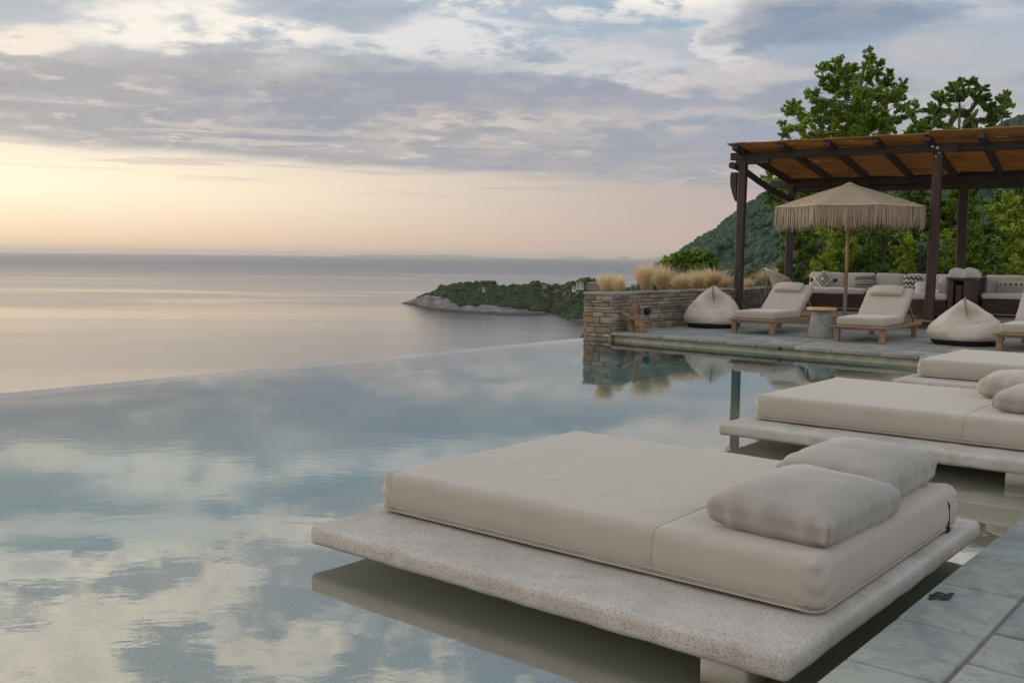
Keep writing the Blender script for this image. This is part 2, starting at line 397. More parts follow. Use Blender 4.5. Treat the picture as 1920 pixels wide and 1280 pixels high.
# rope crochet: uvw.x = metres below the apex along the slope, uvw.y = metres across the panel
m, t, p = mat('crochet_rope'); a_ = attr(t, 'uvw').outputs['Vector']; ux, uy, uz = sep(t, a_)
row = (ux*88.+(uy*60.).fn('SINE')*.5).fn('SINE'); dia = (uy*150.+ux*67.).fn('SINE')
hole = (row*.75+dia*.30); n = noi(t, a_, 30, 3)
c = mix(t, hole.ss(-.35, .35), (.14, .10, .065), (.54, .43, .325)); c = mix(t, n*.4, c, (.40, .32, .24))
pset(t, p, c, .95, bump(t, hole, .6, .006)); MAT['crochet'] = m
m, t, p = mat('rope_fringe'); a = N(t, attr(t, 'rnd').outputs['Fac']); pset(t, p, mix(t, a, (.34, .27, .195), (.56, .46, .355)), .95); MAT['fringe'] = m
m, t, p = mat('wicker'); o = coords(t); x_, y_, z_ = sep(t, o)
pset(t, p, mix(t, noi(t, o, 30, 3), (.38, .34, .29), (.58, .53, .47)), .8); MAT['wicker'] = m
# leaves
def leafmat(name, cols, tl=.42):
    m, t, p = mat(name); a = N(t, attr(t, 'rnd').outputs['Fac'])
    c = ramp(t, a, [(i/(len(cols)-1), x) for i, x in enumerate(cols)])
    pset(t, p, c, .5, Specular_IOR_Level=.35)
    tr = t.nodes.new('ShaderNodeBsdfTranslucent'); t.links.new(mix(t, .5, c, (.16, .22, .03)), tr.inputs[0])
    x = t.nodes.new('ShaderNodeMixShader'); x.inputs[0].default_value = tl
    t.links.new(p.outputs[0], x.inputs[1]); t.links.new(tr.outputs[0], x.inputs[2]); t.links.new(x.outputs[0], t.nodes['Material Output'].inputs[0]); return m
MAT['leaf_tree'] = leafmat('tree_leaf', [(.06, .135, .025), (.155, .275, .04), (.30, .43, .062), (.50, .58, .13)])
MAT['leaf_dark'] = leafmat('dark_leaf', [(.05, .105, .032), (.12, .205, .055), (.21, .315, .08), (.35, .44, .13)], .25)
MAT['leaf_lime'] = leafmat('lime_leaf', [(.14, .23, .032), (.33, .45, .05), (.50, .60, .08), (.66, .72, .18)], .4)
MAT['leaf_grey'] = leafmat('grey_green_leaf', [(.10, .145, .085), (.19, .25, .15), (.28, .34, .22), (.40, .45, .32)], .3)
m, t, p = mat('feather_grass'); h = N(t, attr(t, 'h').outputs['Fac']); a = N(t, attr(t, 'rnd').outputs['Fac'])
c = ramp(t, h, [(0., (.16, .16, .05)), (.3, (.40, .34, .14)), (.6, (.70, .54, .31)), (1., (.95, .80, .58))])
c = mix(t, a*.4, c, (.42, .27, .12)); pset(t, p, c, .7)
tr = t.nodes.new('ShaderNodeBsdfTranslucent'); t.links.new(c, tr.inputs[0]); x = t.nodes.new('ShaderNodeMixShader'); x.inputs[0].default_value = .4
t.links.new(p.outputs[0], x.inputs[1]); t.links.new(tr.outputs[0], x.inputs[2]); t.links.new(x.outputs[0], t.nodes['Material Output'].inputs[0]); MAT['grass'] = m
# far vegetation and rock
def far_veg(name, a, b, c3):
    m, t, p = mat(name); r = N(t, attr(t, 'rnd').outputs['Fac']); w = wpos(t); n = noi(t, w, .9, 5, .7); n2 = noi(t, w, .25, 3, .6)
    c = ramp(t, r*.7+n2*.3, [(0.1, a), (.5, b), (.95, c3)]); c = mix(t, n.ss(.58, .38)*.75, c, tuple(x*.3 for x in a))  # noise hollows darkened in the colour: painted shadow between the tree clumps
    pset(t, p, c, .9, bump(t, n, 1., 1.2), Specular_IOR_Level=.15); return m
MAT['far_green'] = far_veg('headland_green', (.034, .062, .036), (.068, .10, .048), (.125, .155, .07))
MAT['hill_green'] = far_veg('hill_green', (.045, .092, .080), (.075, .138, .100), (.12, .185, .115))
m, t, p = mat('coast_rock'); w = wpos(t); n = noi(t, w, .12, 7, .7, .6); st = noi(t, scl(t, w, (.05, .05, .45)), 1., 6, .7, 1.); zz = sep(t, w)[2]
c = mix(t, st.ss(.38, .62), (.07, .07, .075), (.20, .195, .195)); c = mix(t, n.ss(.5, .62)*.6, c, (.28, .27, .265))
c = mix(t, (zz+n*3.).ss(-45.5, -48.2), c, (.025, .025, .028))           # wet, dark splash zone
pset(t, p, c, .9, bump(t, n+st, 1., 2.5)); MAT['rock'] = m
m, t, p = mat('soil'); w = wpos(t); n = noi(t, w, .8, 6, .65); pset(t, p, mix(t, n.ss(.4, .6), (.035, .05, .022), (.11, .095, .06)), .95); MAT['soil'] = m
m, t, p = mat('house_plaster'); pset(t, p, mix(t, noi(t, wpos(t), .7, 4), (.42, .40, .38), (.58, .55, .52)), .9); MAT['house'] = m
m, t, p = mat('house_stone'); pset(t, p, mix(t, noi(t, wpos(t), 1.2, 5), (.24, .19, .15), (.40, .33, .27)), .9); MAT['house_stone'] = m
m, t, p = mat('roof_tile'); pset(t, p, mix(t, noi(t, wpos(t), 1.5, 4), (.22, .13, .09), (.33, .22, .16)), .9); MAT['tile'] = m
m, t, p = mat('window_dark'); pset(t, p, (.02, .022, .025), .2); MAT['win'] = m
# pool water: clear, faintly green body, tiny ripples in patches
m, t, p = mat('pool_water'); w = wpos(t); t.nodes.remove(p)
gl_ = t.nodes.new('ShaderNodeBsdfGlass'); gl_.inputs['IOR'].default_value = 1.36; gl_.inputs['Roughness'].default_value = 0.; gl_.inputs['Color'].default_value = (1, 1, 1, 1)
rot = t.nodes.new('ShaderNodeVectorRotate'); rot.inputs['Angle'].default_value = -TH; rot.rotation_type = 'Z_AXIS'; t.links.new(w, rot.inputs[0]); rv = rot.outputs[0]
r1 = noi(t, scl(t, rv, (.75, 1.35, 1.)), 7.5, 3, .55, .4); r2 = noi(t, scl(t, rv, (.8, 1.2, 1)), 2.0, 2, .5); r3 = noi(t, w, 22., 2, .5)
patch = noi(t, w, .45, 3, .55).ss(.40, .62, .30, 1.)
gl_n = bump(t, (r1*.55+r2*.5+r3*.08)*patch, .5, .0019); t.links.new(gl_n, gl_.inputs['Normal'])
gs = t.nodes.new('ShaderNodeBsdfGlossy'); gs.inputs['Roughness'].default_value = 0.; gs.inputs['Color'].default_value = (1, 1, 1, 1); t.links.new(gl_n, gs.inputs['Normal'])
mx_ = t.nodes.new('ShaderNodeMixShader'); mx_.inputs[0].default_value = .17; t.links.new(gl_.outputs[0], mx_.inputs[1]); t.links.new(gs.outputs[0], mx_.inputs[2])
t.links.new(mx_.outputs[0], t.nodes['Material Output'].inputs[0])
va = t.nodes.new('ShaderNodeVolumeAbsorption'); va.inputs['Color'].default_value = (.70, .93, .90, 1); va.inputs['Density'].default_value = .60
t.links.new(va.outputs[0], t.nodes['Material Output'].inputs['Volume']); MAT['water'] = m
# sea: wind-roughened and slick patches
m, t, p = mat('sea_water'); w = wpos(t)
rot = t.nodes.new('ShaderNodeVectorRotate'); rot.inputs['Angle'].default_value = -TH-.10; rot.rotation_type = 'Z_AXIS'; t.links.new(w, rot.inputs[0]); rv = rot.outputs[0]
x_, y_, z_ = sep(t, rv)
slick = noi(t, scl(t, rv, (.0009, .0030, 0)), 1., 4, .5, 1.2)
slick2 = noi(t, scl(t, rv, (.00025, .0016, 0)), 1., 5, .5, .8)
blob_ = (((x_+330.)/520.).pw(2.)+((y_-900.-(slick-.5)*950.-(slick2-.5)*500.)/190.).pw(2.)).ss(1.7, -.2)*.75
sm = ((slick*.6+slick2*.4+(y_.ss(500., 3500.)*-.08)).ss(.44, .64)*.6)._m('MAXIMUM', blob_)          # 1 = slick
wv = noi(t, scl(t, rv, (.09, .42, 0)), 1., 4, .6, .5); wv2 = noi(t, scl(t, rv, (.30, .9, 0)), 1., 2, .5)
near = y_.ss(1500., 300.)
rg_ = sm*-.15+.19; nb_ = bump(t, wv+wv2*.35+noi(t, scl(t, rv, (.016, .06, 0)), 1., 3, .6, .6)*2.2, (1.-sm*.6)*(near*.55+.08), .55)
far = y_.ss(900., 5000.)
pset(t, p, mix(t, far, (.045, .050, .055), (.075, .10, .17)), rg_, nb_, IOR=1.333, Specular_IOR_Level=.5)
gs = t.nodes.new('ShaderNodeBsdfGlossy'); gs.inputs['Color'].default_value = (1., .91, .83, 1); lk(t, rg_, gs.inputs['Roughness']); t.links.new(nb_, gs.inputs['Normal'])  # warm tint paints the golden sky glow into the sea's reflection
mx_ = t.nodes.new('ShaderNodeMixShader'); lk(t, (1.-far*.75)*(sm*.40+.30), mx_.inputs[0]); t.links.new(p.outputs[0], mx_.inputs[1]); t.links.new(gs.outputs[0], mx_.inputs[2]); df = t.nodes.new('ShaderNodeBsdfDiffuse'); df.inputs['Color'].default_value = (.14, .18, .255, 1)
m2 = t.nodes.new('ShaderNodeMixShader'); lk(t, y_.ss(500., 5000.)._m('POWER', .55)*(1.-sm*.45)*.60, m2.inputs[0]); t.links.new(mx_.outputs[0], m2.inputs[1]); t.links.new(df.outputs[0], m2.inputs[2])  # flat blue painted towards the horizon, standing for wave self-shadow and reflected upper sky
t.links.new(m2.outputs[0], t.nodes['Material Output'].inputs[0])
MAT['sea'] = m
# ------------------------------------------------------------------ sea, terrain, headland
SEA = -50.
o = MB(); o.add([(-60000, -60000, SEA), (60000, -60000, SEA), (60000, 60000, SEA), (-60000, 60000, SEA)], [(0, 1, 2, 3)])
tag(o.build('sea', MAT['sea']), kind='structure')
def blobs(name, pts, mats, sub=2, var=6):
    """lumpy tree crowns merged into one far wood; pts = (x, y, z, radius)"""
    protos = []
    for k in range(var):
        bm = bmesh.new(); bmesh.ops.create_icosphere(bm, subdivisions=sub, radius=1.)
        for q in bm.verts:
            d = 1+.42*nz(q.co, 1.6, k*7.1)+.26*nz(q.co, 3.7, k*3.3); q.co *= d
        bm.verts.ensure_lookup_table()
        protos.append((np.array([q.co[:] for q in bm.verts]), np.array([[x.index for x in f.verts] for f in bm.faces]))); bm.free()
    V = []; F = []; A = []; n = 0
    for (x, y, z, r) in pts:
        v, f = protos[rng.integers(var)]; a = rng.uniform(0, 6.28); c, s = math.cos(a), math.sin(a)
        q = v@np.array([[c, s, 0], [-s, c, 0], [0, 0, 1]])*np.array([r*rng.uniform(.85, 1.25), r*rng.uniform(.85, 1.25), r*rng.uniform(.7, 1.05)])+np.array([x, y, z])
        V.append(q); F.append(f+n); A.append(np.full(len(v), rng.uniform(0, 1))); n += len(v)
    me = bpy.data.meshes.new(name); me.from_pydata(np.concatenate(V).tolist(), [], np.concatenate(F).tolist()); me.update()
    at = me.attributes.new('rnd', 'FLOAT', 'POINT'); at.data.foreach_set('value', np.concatenate(A))
    return link(name, me, mats, None, True)
# headland: columns between shore and ridge, read off as bearings; heights are real metres above the sea
HX = [748, 775, 800, 820, 838, 863, 892, 911, 925, 934, 959, 980, 1005, 1022, 1032, 1055, 1080, 1090, 1111, 1140, 1180, 1240, 1330]
SH = [568.6, 572, 578, 581, 583.5, 585, 587.5, 590, 591, 591.5, 592.5, 593, 592.5, 592, 590, 600, 608, 609, 609, 609, 606, 600, 590]       # waterline
VG = [568.2, 562, 552.5, 560, 559, 571, 573, 574, 575, 576, 578, 580, 582, 584, 586, 592, 598, 599, 599, 598, 594, 586, 575]   # where the scrub begins
RG = [568, 560, 551, 544, 538, 534, 530.5, 529, 531, 537.5, 536.5, 535, 531.5, 533, 535, 536, 529, 527, 530, 540, 545, 540, 530]    # ground on the ridge
def ip(x, ys): return float(np.interp(x, HX, ys))
def bear(px_, dist, z):                     # ground point in the bearing of photo column px_, dist metres along the view axis
    q = FH*dist + RH*(dist*(px_-960)/1867*1.0035); return np.array([q[0], q[1], z])
def hz(px_): return 482+.0108*(px_-960)
def zat(px_, y, d): return EYE[2]-(y-hz(px_))*d/1867*1.007
def shore_d(px_): return (EYE[2]-SEA)*1867/(ip(px_, SH)-hz(px_))
rows = 22; V = []; F = []; cols = list(np.linspace(748, 1330, 150)); FOREST = []
for ci, cx in enumerate(cols):
    d0 = shore_d(cx); wid = 18+150*min(1, (cx-748)/220)
    y0, y1, y2 = ip(cx, SH), ip(cx, VG), ip(cx, RG)
    for r_ in range(rows):
        s = r_/(rows-1)
        if s < .12: d = d0+wid*(-.12+s); z = SEA-4+4*(s/.12)
        else:
            k = (s-.12)/.88
            d = d0+wid*k*1.6
            yy = np.interp(k, [0, .18, .62], [y0, y1, y2]) if k <= .62 else y2
            z = zat(cx, yy, d) if k <= .62 else zat(cx, y2, d0+wid*.62*1.6)*(1-(k-.62)/.38)+(SEA-3)*((k-.62)/.38)
        p_ = bear(cx, d, z)
        n_ = mnoise.fractal(Vector((p_[0]*.045, p_[1]*.045, 1.3)), .8, 2., 5)
        if .1 < s: p_[2] += n_*min(2.2, 14*(s-.1))*(1 if s < .35 else .5); d += n_*2
        V.append(p_)
    for r_ in range(rows-1):
        if ci: F.append(((ci-1)*rows+r_, ci*rows+r_, ci*rows+r_+1, (ci-1)*rows+r_+1))
me = bpy.data.meshes.new('headland'); me.from_pydata([tuple(q) for q in V], [], F); me.update()
tag(link('headland', me, MAT['rock'], None, True), kind='structure')
V = np.array(V).reshape(len(cols), rows, 3)
for _ in range(5600):
    cx = rng.uniform(786, 1330); ci = (cx-748)/(1330-748)*(len(cols)-1); k = rng.uniform(.19, .80)
    if cx < 850 and k < .19+(850-cx)/64*.24: continue
    if cx > 1000 and rng.random() < .15: k = rng.uniform(.17, .3)
    s = .12+.88*k; a, b = int(ci), s*(rows-1); bi = min(int(b), rows-2); fb = b-bi
    q = V[a, bi]*(1-fb)+V[a, bi+1]*fb; r_ = rng.uniform(.7, 2.5)*(1.45 if rng.random() < .12 else 1)
    if cx < 820: r_ *= .55
    FOREST.append((q[0], q[1], q[2]+r_*.25, r_))
for _ in range(130):
    cx = rng.uniform(840, 1330); a = int((cx-748)/(1330-748)*(len(cols)-1)); k = rng.uniform(.26, .6); q = V[a, int((.12+.88*k)*(rows-1))]; r_ = rng.uniform(1.8, 3.2); FOREST.append((q[0], q[1], q[2]+r_*.45, r_))
for cx, k, r_ in [(868, .60, 2.6), (880, .62, 3.), (894, .62, 3.2), (906, .62, 3.4), (916, .62, 3.), (850, .6, 2.6), (830, .58, 2.2), (962, .62, 3.), (1003, .62, 3.), (1030, .62, 2.8), (1072, .62, 3.4), (1084, .62, 4.), (1092, .62, 4.2), (1102, .64, 3.6), (1112, .64, 3.2)]:
    a = int((cx-748)/(1330-748)*(len(cols)-1)); b = (.12+.88*k)*(rows-1); q = V[a, int(b)]; FOREST.append((q[0], q[1], q[2]+r_*.7, r_))
tag(blobs('headland_woods', FOREST, MAT['far_green']), kind='stuff')
# far islands low on the horizon, paled by the air between
def far_ridge(pts, dist):
    o = MB(); V = []; n_ = 60; x0, x1 = pts[0][0], pts[-1][0]
    for i in range(n_+1):
        cx = x0+(x1-x0)*i/n_; h = np.interp(cx, [a for a, b in pts], [b for a, b in pts]); z = h*dist/1867*(1+.25*nz((cx*.07, 3, dist), 1.))
        V += [bear(cx, dist-800, SEA-2), bear(cx, dist, SEA+max(2, z)), bear(cx, dist+900, SEA-2)]
    o.add(V, [(i*3+k, (i+1)*3+k, (i+1)*3+k+1, i*3+k+1) for i in range(n_) for k in (0, 1)]); return tag(o.build('far_hills', MAT['hill_green'], smooth=True), kind='structure')
far_ridge([(640, 1), (700, 4), (760, 3), (830, 5.5), (900, 2), (960, 1)], 54000)
far_ridge([(1040, 1), (1075, 5), (1110, 1)], 56000); far_ridge([(1150, 1), (1166, 5.5), (1182, 1)], 54000); far_ridge([(1205, 1), (1232, 5), (1268, 11), (1330, 14)], 50000)
# wooded mountain on the right
SIL = [(5., -2.9), (8.0, -1.2), (8.5, -.3), (9.2, .15), (10.3, .85), (11.5, 1.6), (12.7, 2.5), (13.25, 2.95), (14.1, 3.5), (15.3, 4.05), (18, 4.7), (22, 5.3), (25.7, 6.1), (27.2, 6.8), (32, 7.5), (42, 7.8), (60, 7.4), (80, 6)]
su_ = [a for a, b in SIL]; sv_ = [b for a, b in SIL]
def hill_pt(ud, k):
    rg = 820+12*(ud-9); foot = np.interp(ud, [5, 9, 14, 18, 22, 80], [640, 560, 420, 200, 90, 60]); fz = np.interp(ud, [5, 9, 14, 18, 22, 80], [-52, -52, -42, -16, -3, -1])
    top = math.tan(R(float(np.interp(ud, su_, sv_))))*rg+EYE[2]-4.
    if k <= 1: d = foot+(rg-foot)*k; z = fz+(top-fz)*(k**.85)
    else: d = rg+(k-1)*700; z = top-(k-1)*(top+60)*.9
    dr = FH*math.cos(R(ud))+RH*math.sin(R(ud)); q = dr*d
    n_ = mnoise.fractal(Vector((q[0]*.006, q[1]*.006, 4.)), .9, 2., 5)*16*min(1, k*2)*(1-.85*math.exp(-((k-1)/.12)**2))
    return np.array([q[0], q[1], z+n_])
us = np.linspace(5, 80, 110); ks = np.linspace(0, 1.5, 34)
HV = np.array([[hill_pt(a, k) for k in ks] for a in us]); F = []
for i in range(len(us)-1):
    for j in range(len(ks)-1): n_ = len(ks); F.append((i*n_+j, (i+1)*n_+j, (i+1)*n_+j+1, i*n_+j+1))
me = bpy.data.meshes.new('mountain'); me.from_pydata(HV.reshape(-1, 3).tolist(), [], F); me.update()
tag(link('mountain', me, MAT['hill_green'], None, True), kind='structure')
pts = []
for _ in range(8500):
    a = rng.uniform(6.5, 33) if rng.random() < .9 else rng.uniform(33, 60); k = rng.uniform(.0, 1.03)**.8
    q = hill_pt(a, k); r_ = rng.uniform(1.6, 4.4)*(.6+.5*k); pts.append((q[0], q[1], q[2]+r_*.3, r_))
for a in np.arange(7.5, 30, .06):
    q = hill_pt(a, rng.uniform(.97, 1.01)); r_ = rng.uniform(2.2, 5.5); pts.append((q[0], q[1], q[2]+r_*.35, r_))
tag(blobs('mountain_woods', pts, MAT['hill_green'], 2), kind='stuff')
# scrub slope falling from the terrace to the cove
du = np.concatenate([np.linspace(-40, 0, 9), [1.5, 3., 3.8, 4.3, 4.8, 5.4, 6, 7, 8, 9, 10, 11.5, 13, 15, 18]]); tk = np.linspace(0, 1, 26)
def slope_z(a, d):
    x = 960+1867*math.tan(R(a)); k = np.interp(a, [3.9, 4.9], [max(.0797, (268-.11*x)/1867)+.007, .0585]); return 1.27-1.5*min(1, 60/d)-k*d
def slope_d0(a): return 9.9/math.sin(TH-R(a))
V = []; F = []; SCR = []
for a in du:
    dr = FH*math.cos(R(a))+RH*math.sin(R(a)); d0 = slope_d0(a)
    for k in tk:
        d = d0*(760/d0)**k; q = dr*d; V.append((q[0], q[1], max(SEA-6, slope_z(a, d)-(abs(nz(q, .03))*2.+1.*abs(nz(q, .3)))*min(1, d/50)) if k < 1 else SEA-6))
n_ = len(tk); F = [(i*n_+j, (i+1)*n_+j, (i+1)*n_+j+1, i*n_+j+1) for i in range(len(du)-1) for j in range(n_-1)]
me = bpy.data.meshes.new('coast_slope'); me.from_pydata(V, [], F); me.update(); tag(link('coast_slope', me, MAT['soil'], None, True), kind='structure')
for _ in range(2600):
    a = rng.uniform(-36., 16) if rng.random() < .6 else rng.uniform(4, 14); d = 17*(600/17)**rng.uniform(0, 1); dr = FH*math.cos(R(a))+RH*math.sin(R(a)); q = dr*d; r_ = rng.uniform(.35, 1.0)*min(1.7, .45+d/130)
    if d < slope_d0(a)+1 or slope_z(a, d) < SEA+2: continue
    SCR.append((q[0], q[1], slope_z(a, d)-r_*.75, r_))
tag(blobs('coast_scrub', SCR, MAT['far_green']), kind='stuff')
# terrace ground running from the pool terrace to the foot of the mountain
gx = np.concatenate([np.linspace(-60, -12, 14), np.linspace(-10.6, 60, 40)]); gy = np.concatenate([np.linspace(-40, 12.4, 12), np.linspace(13.5, 110, 44)])
V = []; F = []
for x in gx:
    for y in gy:
        dl = -9.9-x if y < 17 else -10.6-.15*(y-17)-x           # metres seaward of the terrace edge
        z = -.9 if y < 12.9 else -.02
        if dl > 0: z = -1.2-dl*.75
        if y > 27 and dl <= 0: z += min(3.2, (y-27)*.16)*min(1, max(0, (x+8)/8))
        if y > 12.9: z += .10*nz((x, y, 0), .6)-.08
        if y > 45: z -= max(0, (y-45))*.25*max(0, min(1, (10-x)/25))
        V.append((x, y, z))
n_ = len(gy)
for i in range(len(gx)-1):
    for j in range(n_-1): F.append((i*n_+j, (i+1)*n_+j, (i+1)*n_+j+1, i*n_+j+1))
# leave the pool basin open
keep = []
for q in F:
    cx = sum(V[i][0] for i in q)/4; cy = sum(V[i][1] for i in q)/4
    if -12 < cx < 0 and -8 < cy < 12.95: continue
    keep.append(q)
me = bpy.data.meshes.new('ground'); me.from_pydata(V, [], keep); me.update()
tag(link('ground', me, MAT['soil'], None, True), kind='structure')
# ------------------------------------------------------------------ pool
D = .124
C0, C1 = np.array([-8.62, 12.92]), np.array([-1.0, 12.30])        # far coping line
cd = (C1-C0)/np.linalg.norm(C1-C0); cn = np.array([-cd[1], cd[0]]); CA = math.atan2(cd[1], cd[0])
poly = [(-9.2, -5), (-1.03, -5), (-1.03, 12.32), (-8.62, 12.94), (-8.62, 12.93), (-9.2, 12.93)]
poly = [(-9.2, -5), (-1.02, -5), (-1.02, 12.34), (-8.62, 12.96), (-9.2, 12.96)]
n_ = len(poly); V = [(x, y, 0.) for x, y in poly]+[(x, y, -1.8) for x, y in poly]
o = MB(); o.add(V, [tuple(range(n_)), tuple(range(2*n_-1, n_-1, -1))]+[(i, i+n_, (i+1) % n_+n_, (i+1) % n_) for i in range(n_)])
tag(o.build('water', MAT['water']), kind='structure')
o = MB()                                                          # basin: weir crest, slope, shelf
xs = [-9.24, -9.235, -9.23, -8.88, -8.86, -8.85, -6.3, -5.6, -5.0, -4.5, -4.1, -3.8, -3.5, -1.0]
zs = [-3.0, -.02, -.014, -.012, -.03, -1.35, -1.35, -1.27, -1.0, -.68, -.42, -.27, -.21, -.21]
ys = [-5.1, 2, 6, 10, 13.1]
V = [(x, y, z) for x, z in zip(xs, zs) for y in ys]; n_ = len(ys)
o.add(V, [(i*n_+j, (i+1)*n_+j, (i+1)*n_+j+1, i*n_+j+1) for i in range(len(xs)-1) for j in range(n_-1)])
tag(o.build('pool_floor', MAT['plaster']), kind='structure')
# far pool wall under the coping
o = MB(); th = .5
for z0, z1, off, k in ((-1.7, .078, .03, 0),):
    a = C0+cn*off; b = C1+cn*off+cd*4; a2 = a+cn*th; b2 = b+cn*th
    o.add([(*a, z0), (*b, z0), (*b2, z0), (*a2, z0), (*a, z1), (*b, z1), (*b2, z1), (*a2, z1)], [(0, 3, 2, 1), (4, 5, 6, 7), (0, 1, 5, 4), (1, 2, 6, 5), (2, 3, 7, 6), (3, 0, 4, 7)])
m, t, p = mat('waterline_band'); w = wpos(t); n = noi(t, w, 6, 5, .6); zz = sep(t, w)[2]
c = mix(t, n.ss(.35, .65), (.30, .275, .20), (.40, .38, .30)); c = mix(t, zz.ss(.012, -.002), c, (.50, .52, .45)); c = mix(t, zz.ss(-.03, -.2), c, (.10, .30, .29)); pset(t, p, c, .8); MAT['band'] = m
tag(o.build('pool_wall', MAT['band']), kind='structure')
o = MB(); o.box((-.76, 3.5, -.75), (.48, 17, 1.66)); tag(o.build('deck_wall', MAT['band']), kind='structure')
# ------------------------------------------------------------------ paving
def slab(o, c, d, rz, mi, top, th, gap=.006):
    v, f = softbox(d[0]-gap*2, d[1]-gap*2, th, .008, 2, 9)
    v[:, :2] *= 1; tz = rng.normal(0, .0012)
    v[:, 2] += v[:, 0]*rng.normal(0, .0035)+v[:, 1]*rng.normal(0, .0035)+tz
    cs, sn = math.cos(rz), math.sin(rz); q = v.copy(); q[:, 0] = v[:, 0]*cs-v[:, 1]*sn; q[:, 1] = v[:, 0]*sn+v[:, 1]*cs
    o.add(q+np.array([c[0], c[1], top-th/2]), f, mi, rnd=rng.uniform(0, 1))
o = MB()
ed = [-4.6, -3.9, -3.3, -2.6, -2.05, -1.4, -.8, -.1, .5, 1.0, 1.45, 1.95, 2.37, 2.78, 3.215, 3.675, 4.10, 4.445, 4.86, 5.4, 5.8, 6.4, 6.9, 7.5, 8.0, 8.6, 9.1, 9.7, 10.2, 10.8, 11.3, 11.9, 12.3]
for a, b in zip(ed, ed[1:]): slab(o, (-.895, (a+b)/2), (.27, b-a), 0, 0, D, .05, .0035)
x = -.76
for wd in (.30, .34, .27, .38, .3, .35, .33, .4, .3, .36, .3, .38):
    y = -4.6+rng.uniform(0, .3)
    seq = []
    if x == -.76:
        seq = [(2.40, 2.68), (2.68, 2.985), (2.985, 3.285), (3.285, 3.66), (3.66, 4.0)]
        y0 = 2.40
        yy = y0
        while yy > -4.6: h = rng.uniform(.26, .42); seq.append((yy-h, yy)); yy -= h
        y = 4.0
    while y < 12.3: h = rng.uniform(.26, .5); seq.append((y, y+h)); y += h
    for a, b in seq: slab(o, (x+wd/2+.0, (a+b)/2), (wd, b-a), 0, 0, D-.001, .05, .009)
    x += wd
NEAR = o
o.box((1.0, 3.8, D-.03), (3.98, 17.1, .036), 1, rnd=.5)
tag(o.build('pool_deck', [MAT['slate'], MAT['mortar']], smooth=True, angle=35), kind='structure')
o = MB(); s0 = 0.
row = 0; vv = -.04                                                # far terrace, rows parallel to the coping
while vv < 8.:
    wd = .30 if row == 0 else rng.uniform(.26, .42)
    s = -.14-rng.uniform(0, .3) if row else -.02
    while s < 13.5:
        Ls = rng.uniform(.45, .8) if row == 0 else rng.uniform(.3, .62)
        ctr = C0+cd*(s+Ls/2)+cn*(vv+wd/2)
        if not (ctr[0] > -.75 and vv < .2) : slab(o, ctr, (Ls, wd), CA, 0, D-(.0 if row else 0), .046, .009 if row else .005)
        s += Ls
    vv += wd; row += 1
a = C0+cn*.04; b = C0+cd*13.3+cn*.04; a2 = C0+cn*8+cd*0; b2 = C0+cd*13.3+cn*8
o.add([(*a, D-.012), (*b, D-.012), (*b2, D-.012), (*a2, D-.012), (*a, -.2), (*b, -.2), (*b2, -.2), (*a2, -.2)], [(0, 1, 2, 3), (4, 7, 6, 5), (0, 4, 5, 1), (1, 5, 6, 2), (2, 6, 7, 3), (3, 7, 4, 0)], 1, rnd=.5)
tag(o.build('terrace_paving', [MAT['paver'], MAT['mortar']], smooth=True, angle=35), kind='structure')
# ------------------------------------------------------------------ dry-stone walls
def face_stones(o, p0, p1, z0, z1, thick, outn, rows=None):
    """courses of stones on the face from p0 to p1, standing proud along outn"""
    p0, p1 = np.array(p0, float), np.array(p1, float); Ln = np.linalg.norm(p1-p0); d = (p1-p0)/Ln; n = np.array(outn, float)
    z = z0
    while z < z1-.012:
        h = min(rng.choice([.035, .055, .075, .10, .125], p=[.2, .3, .25, .15, .1]), z1-z)
        if z1-z-h < .025: h = z1-z
        s = -rng.uniform(0, .06)
        while s < Ln:
            L_ = rng.uniform(.08, .30)*(1.25 if h < .05 else 1.); e = min(s+L_, Ln); b = max(s, 0)
            if e-b > .02:
                pr = rng.uniform(.004, .03); c = p0+d*((b+e)/2)+n*(pr/2-thick/2+.0)
                v, f = softbox(e-b-.007, thick+pr, h-.007, .007, 2, 9)
                v += np.array([[nz(q, 23, s*9+z*31), nz(q, 23, s*5+z*17+5), nz(q, 23, s*3+9)] for q in v])*.006
                cs, sn = d[0], d[1]; q = v.copy(); q[:, 0] = v[:, 0]*cs-v[:, 1]*sn; q[:, 1] = v[:, 0]*sn+v[:, 1]*cs
                o.add(q+np.array([c[0], c[1], z+h/2]), f, 0, rnd=rng.uniform(0, 1))
            s += L_
        z += h
def cap_stones(o, p0, p1, w, z, n):
    p0, p1 = np.array(p0, float), np.array(p1, float); Ln = np.linalg.norm(p1-p0); d = (p1-p0)/Ln; n = np.array(n, float); s = 0
    while s < Ln-.01:
        L_ = min(rng.uniform(.22, .5), Ln-s)
        if Ln-s-L_ < .12: L_ = Ln-s
        v, f = softbox(L_-.008, w, .045, .012, 2, 9); v += np.array([[0, nz(q, 9, s+3), nz(q, 9, s*2)] for q in v])*.014
        c = p0+d*(s+L_/2)+n*w/2; q = v.copy(); q[:, 0] = v[:, 0]*d[0]-v[:, 1]*d[1]; q[:, 1] = v[:, 0]*d[1]+v[:, 1]*d[0]
        o.add(q+np.array([c[0], c[1], z]), f, 0, rnd=rng.choice([.02, .9, .05, .93, .45])); s += L_
o = MB(); ZT = .69
o.box((-8.90, 13.16, -.1), (.50, .46, 1.56), 1); o.box((-8.93, 15.4, .05), (.36, 4.05, 1.24), 1)
face_stones(o, (-9.16, 12.91), (-8.63, 12.91), -.5, ZT, .06, (0, -1))
face_stones(o, (-8.63, 12.91), (-8.63, 13.42), -.2, ZT, .06, (1, 0))
face_stones(o, (-9.16, 13.42), (-9.16, 12.91), -.5, ZT, .06, (-1, 0))
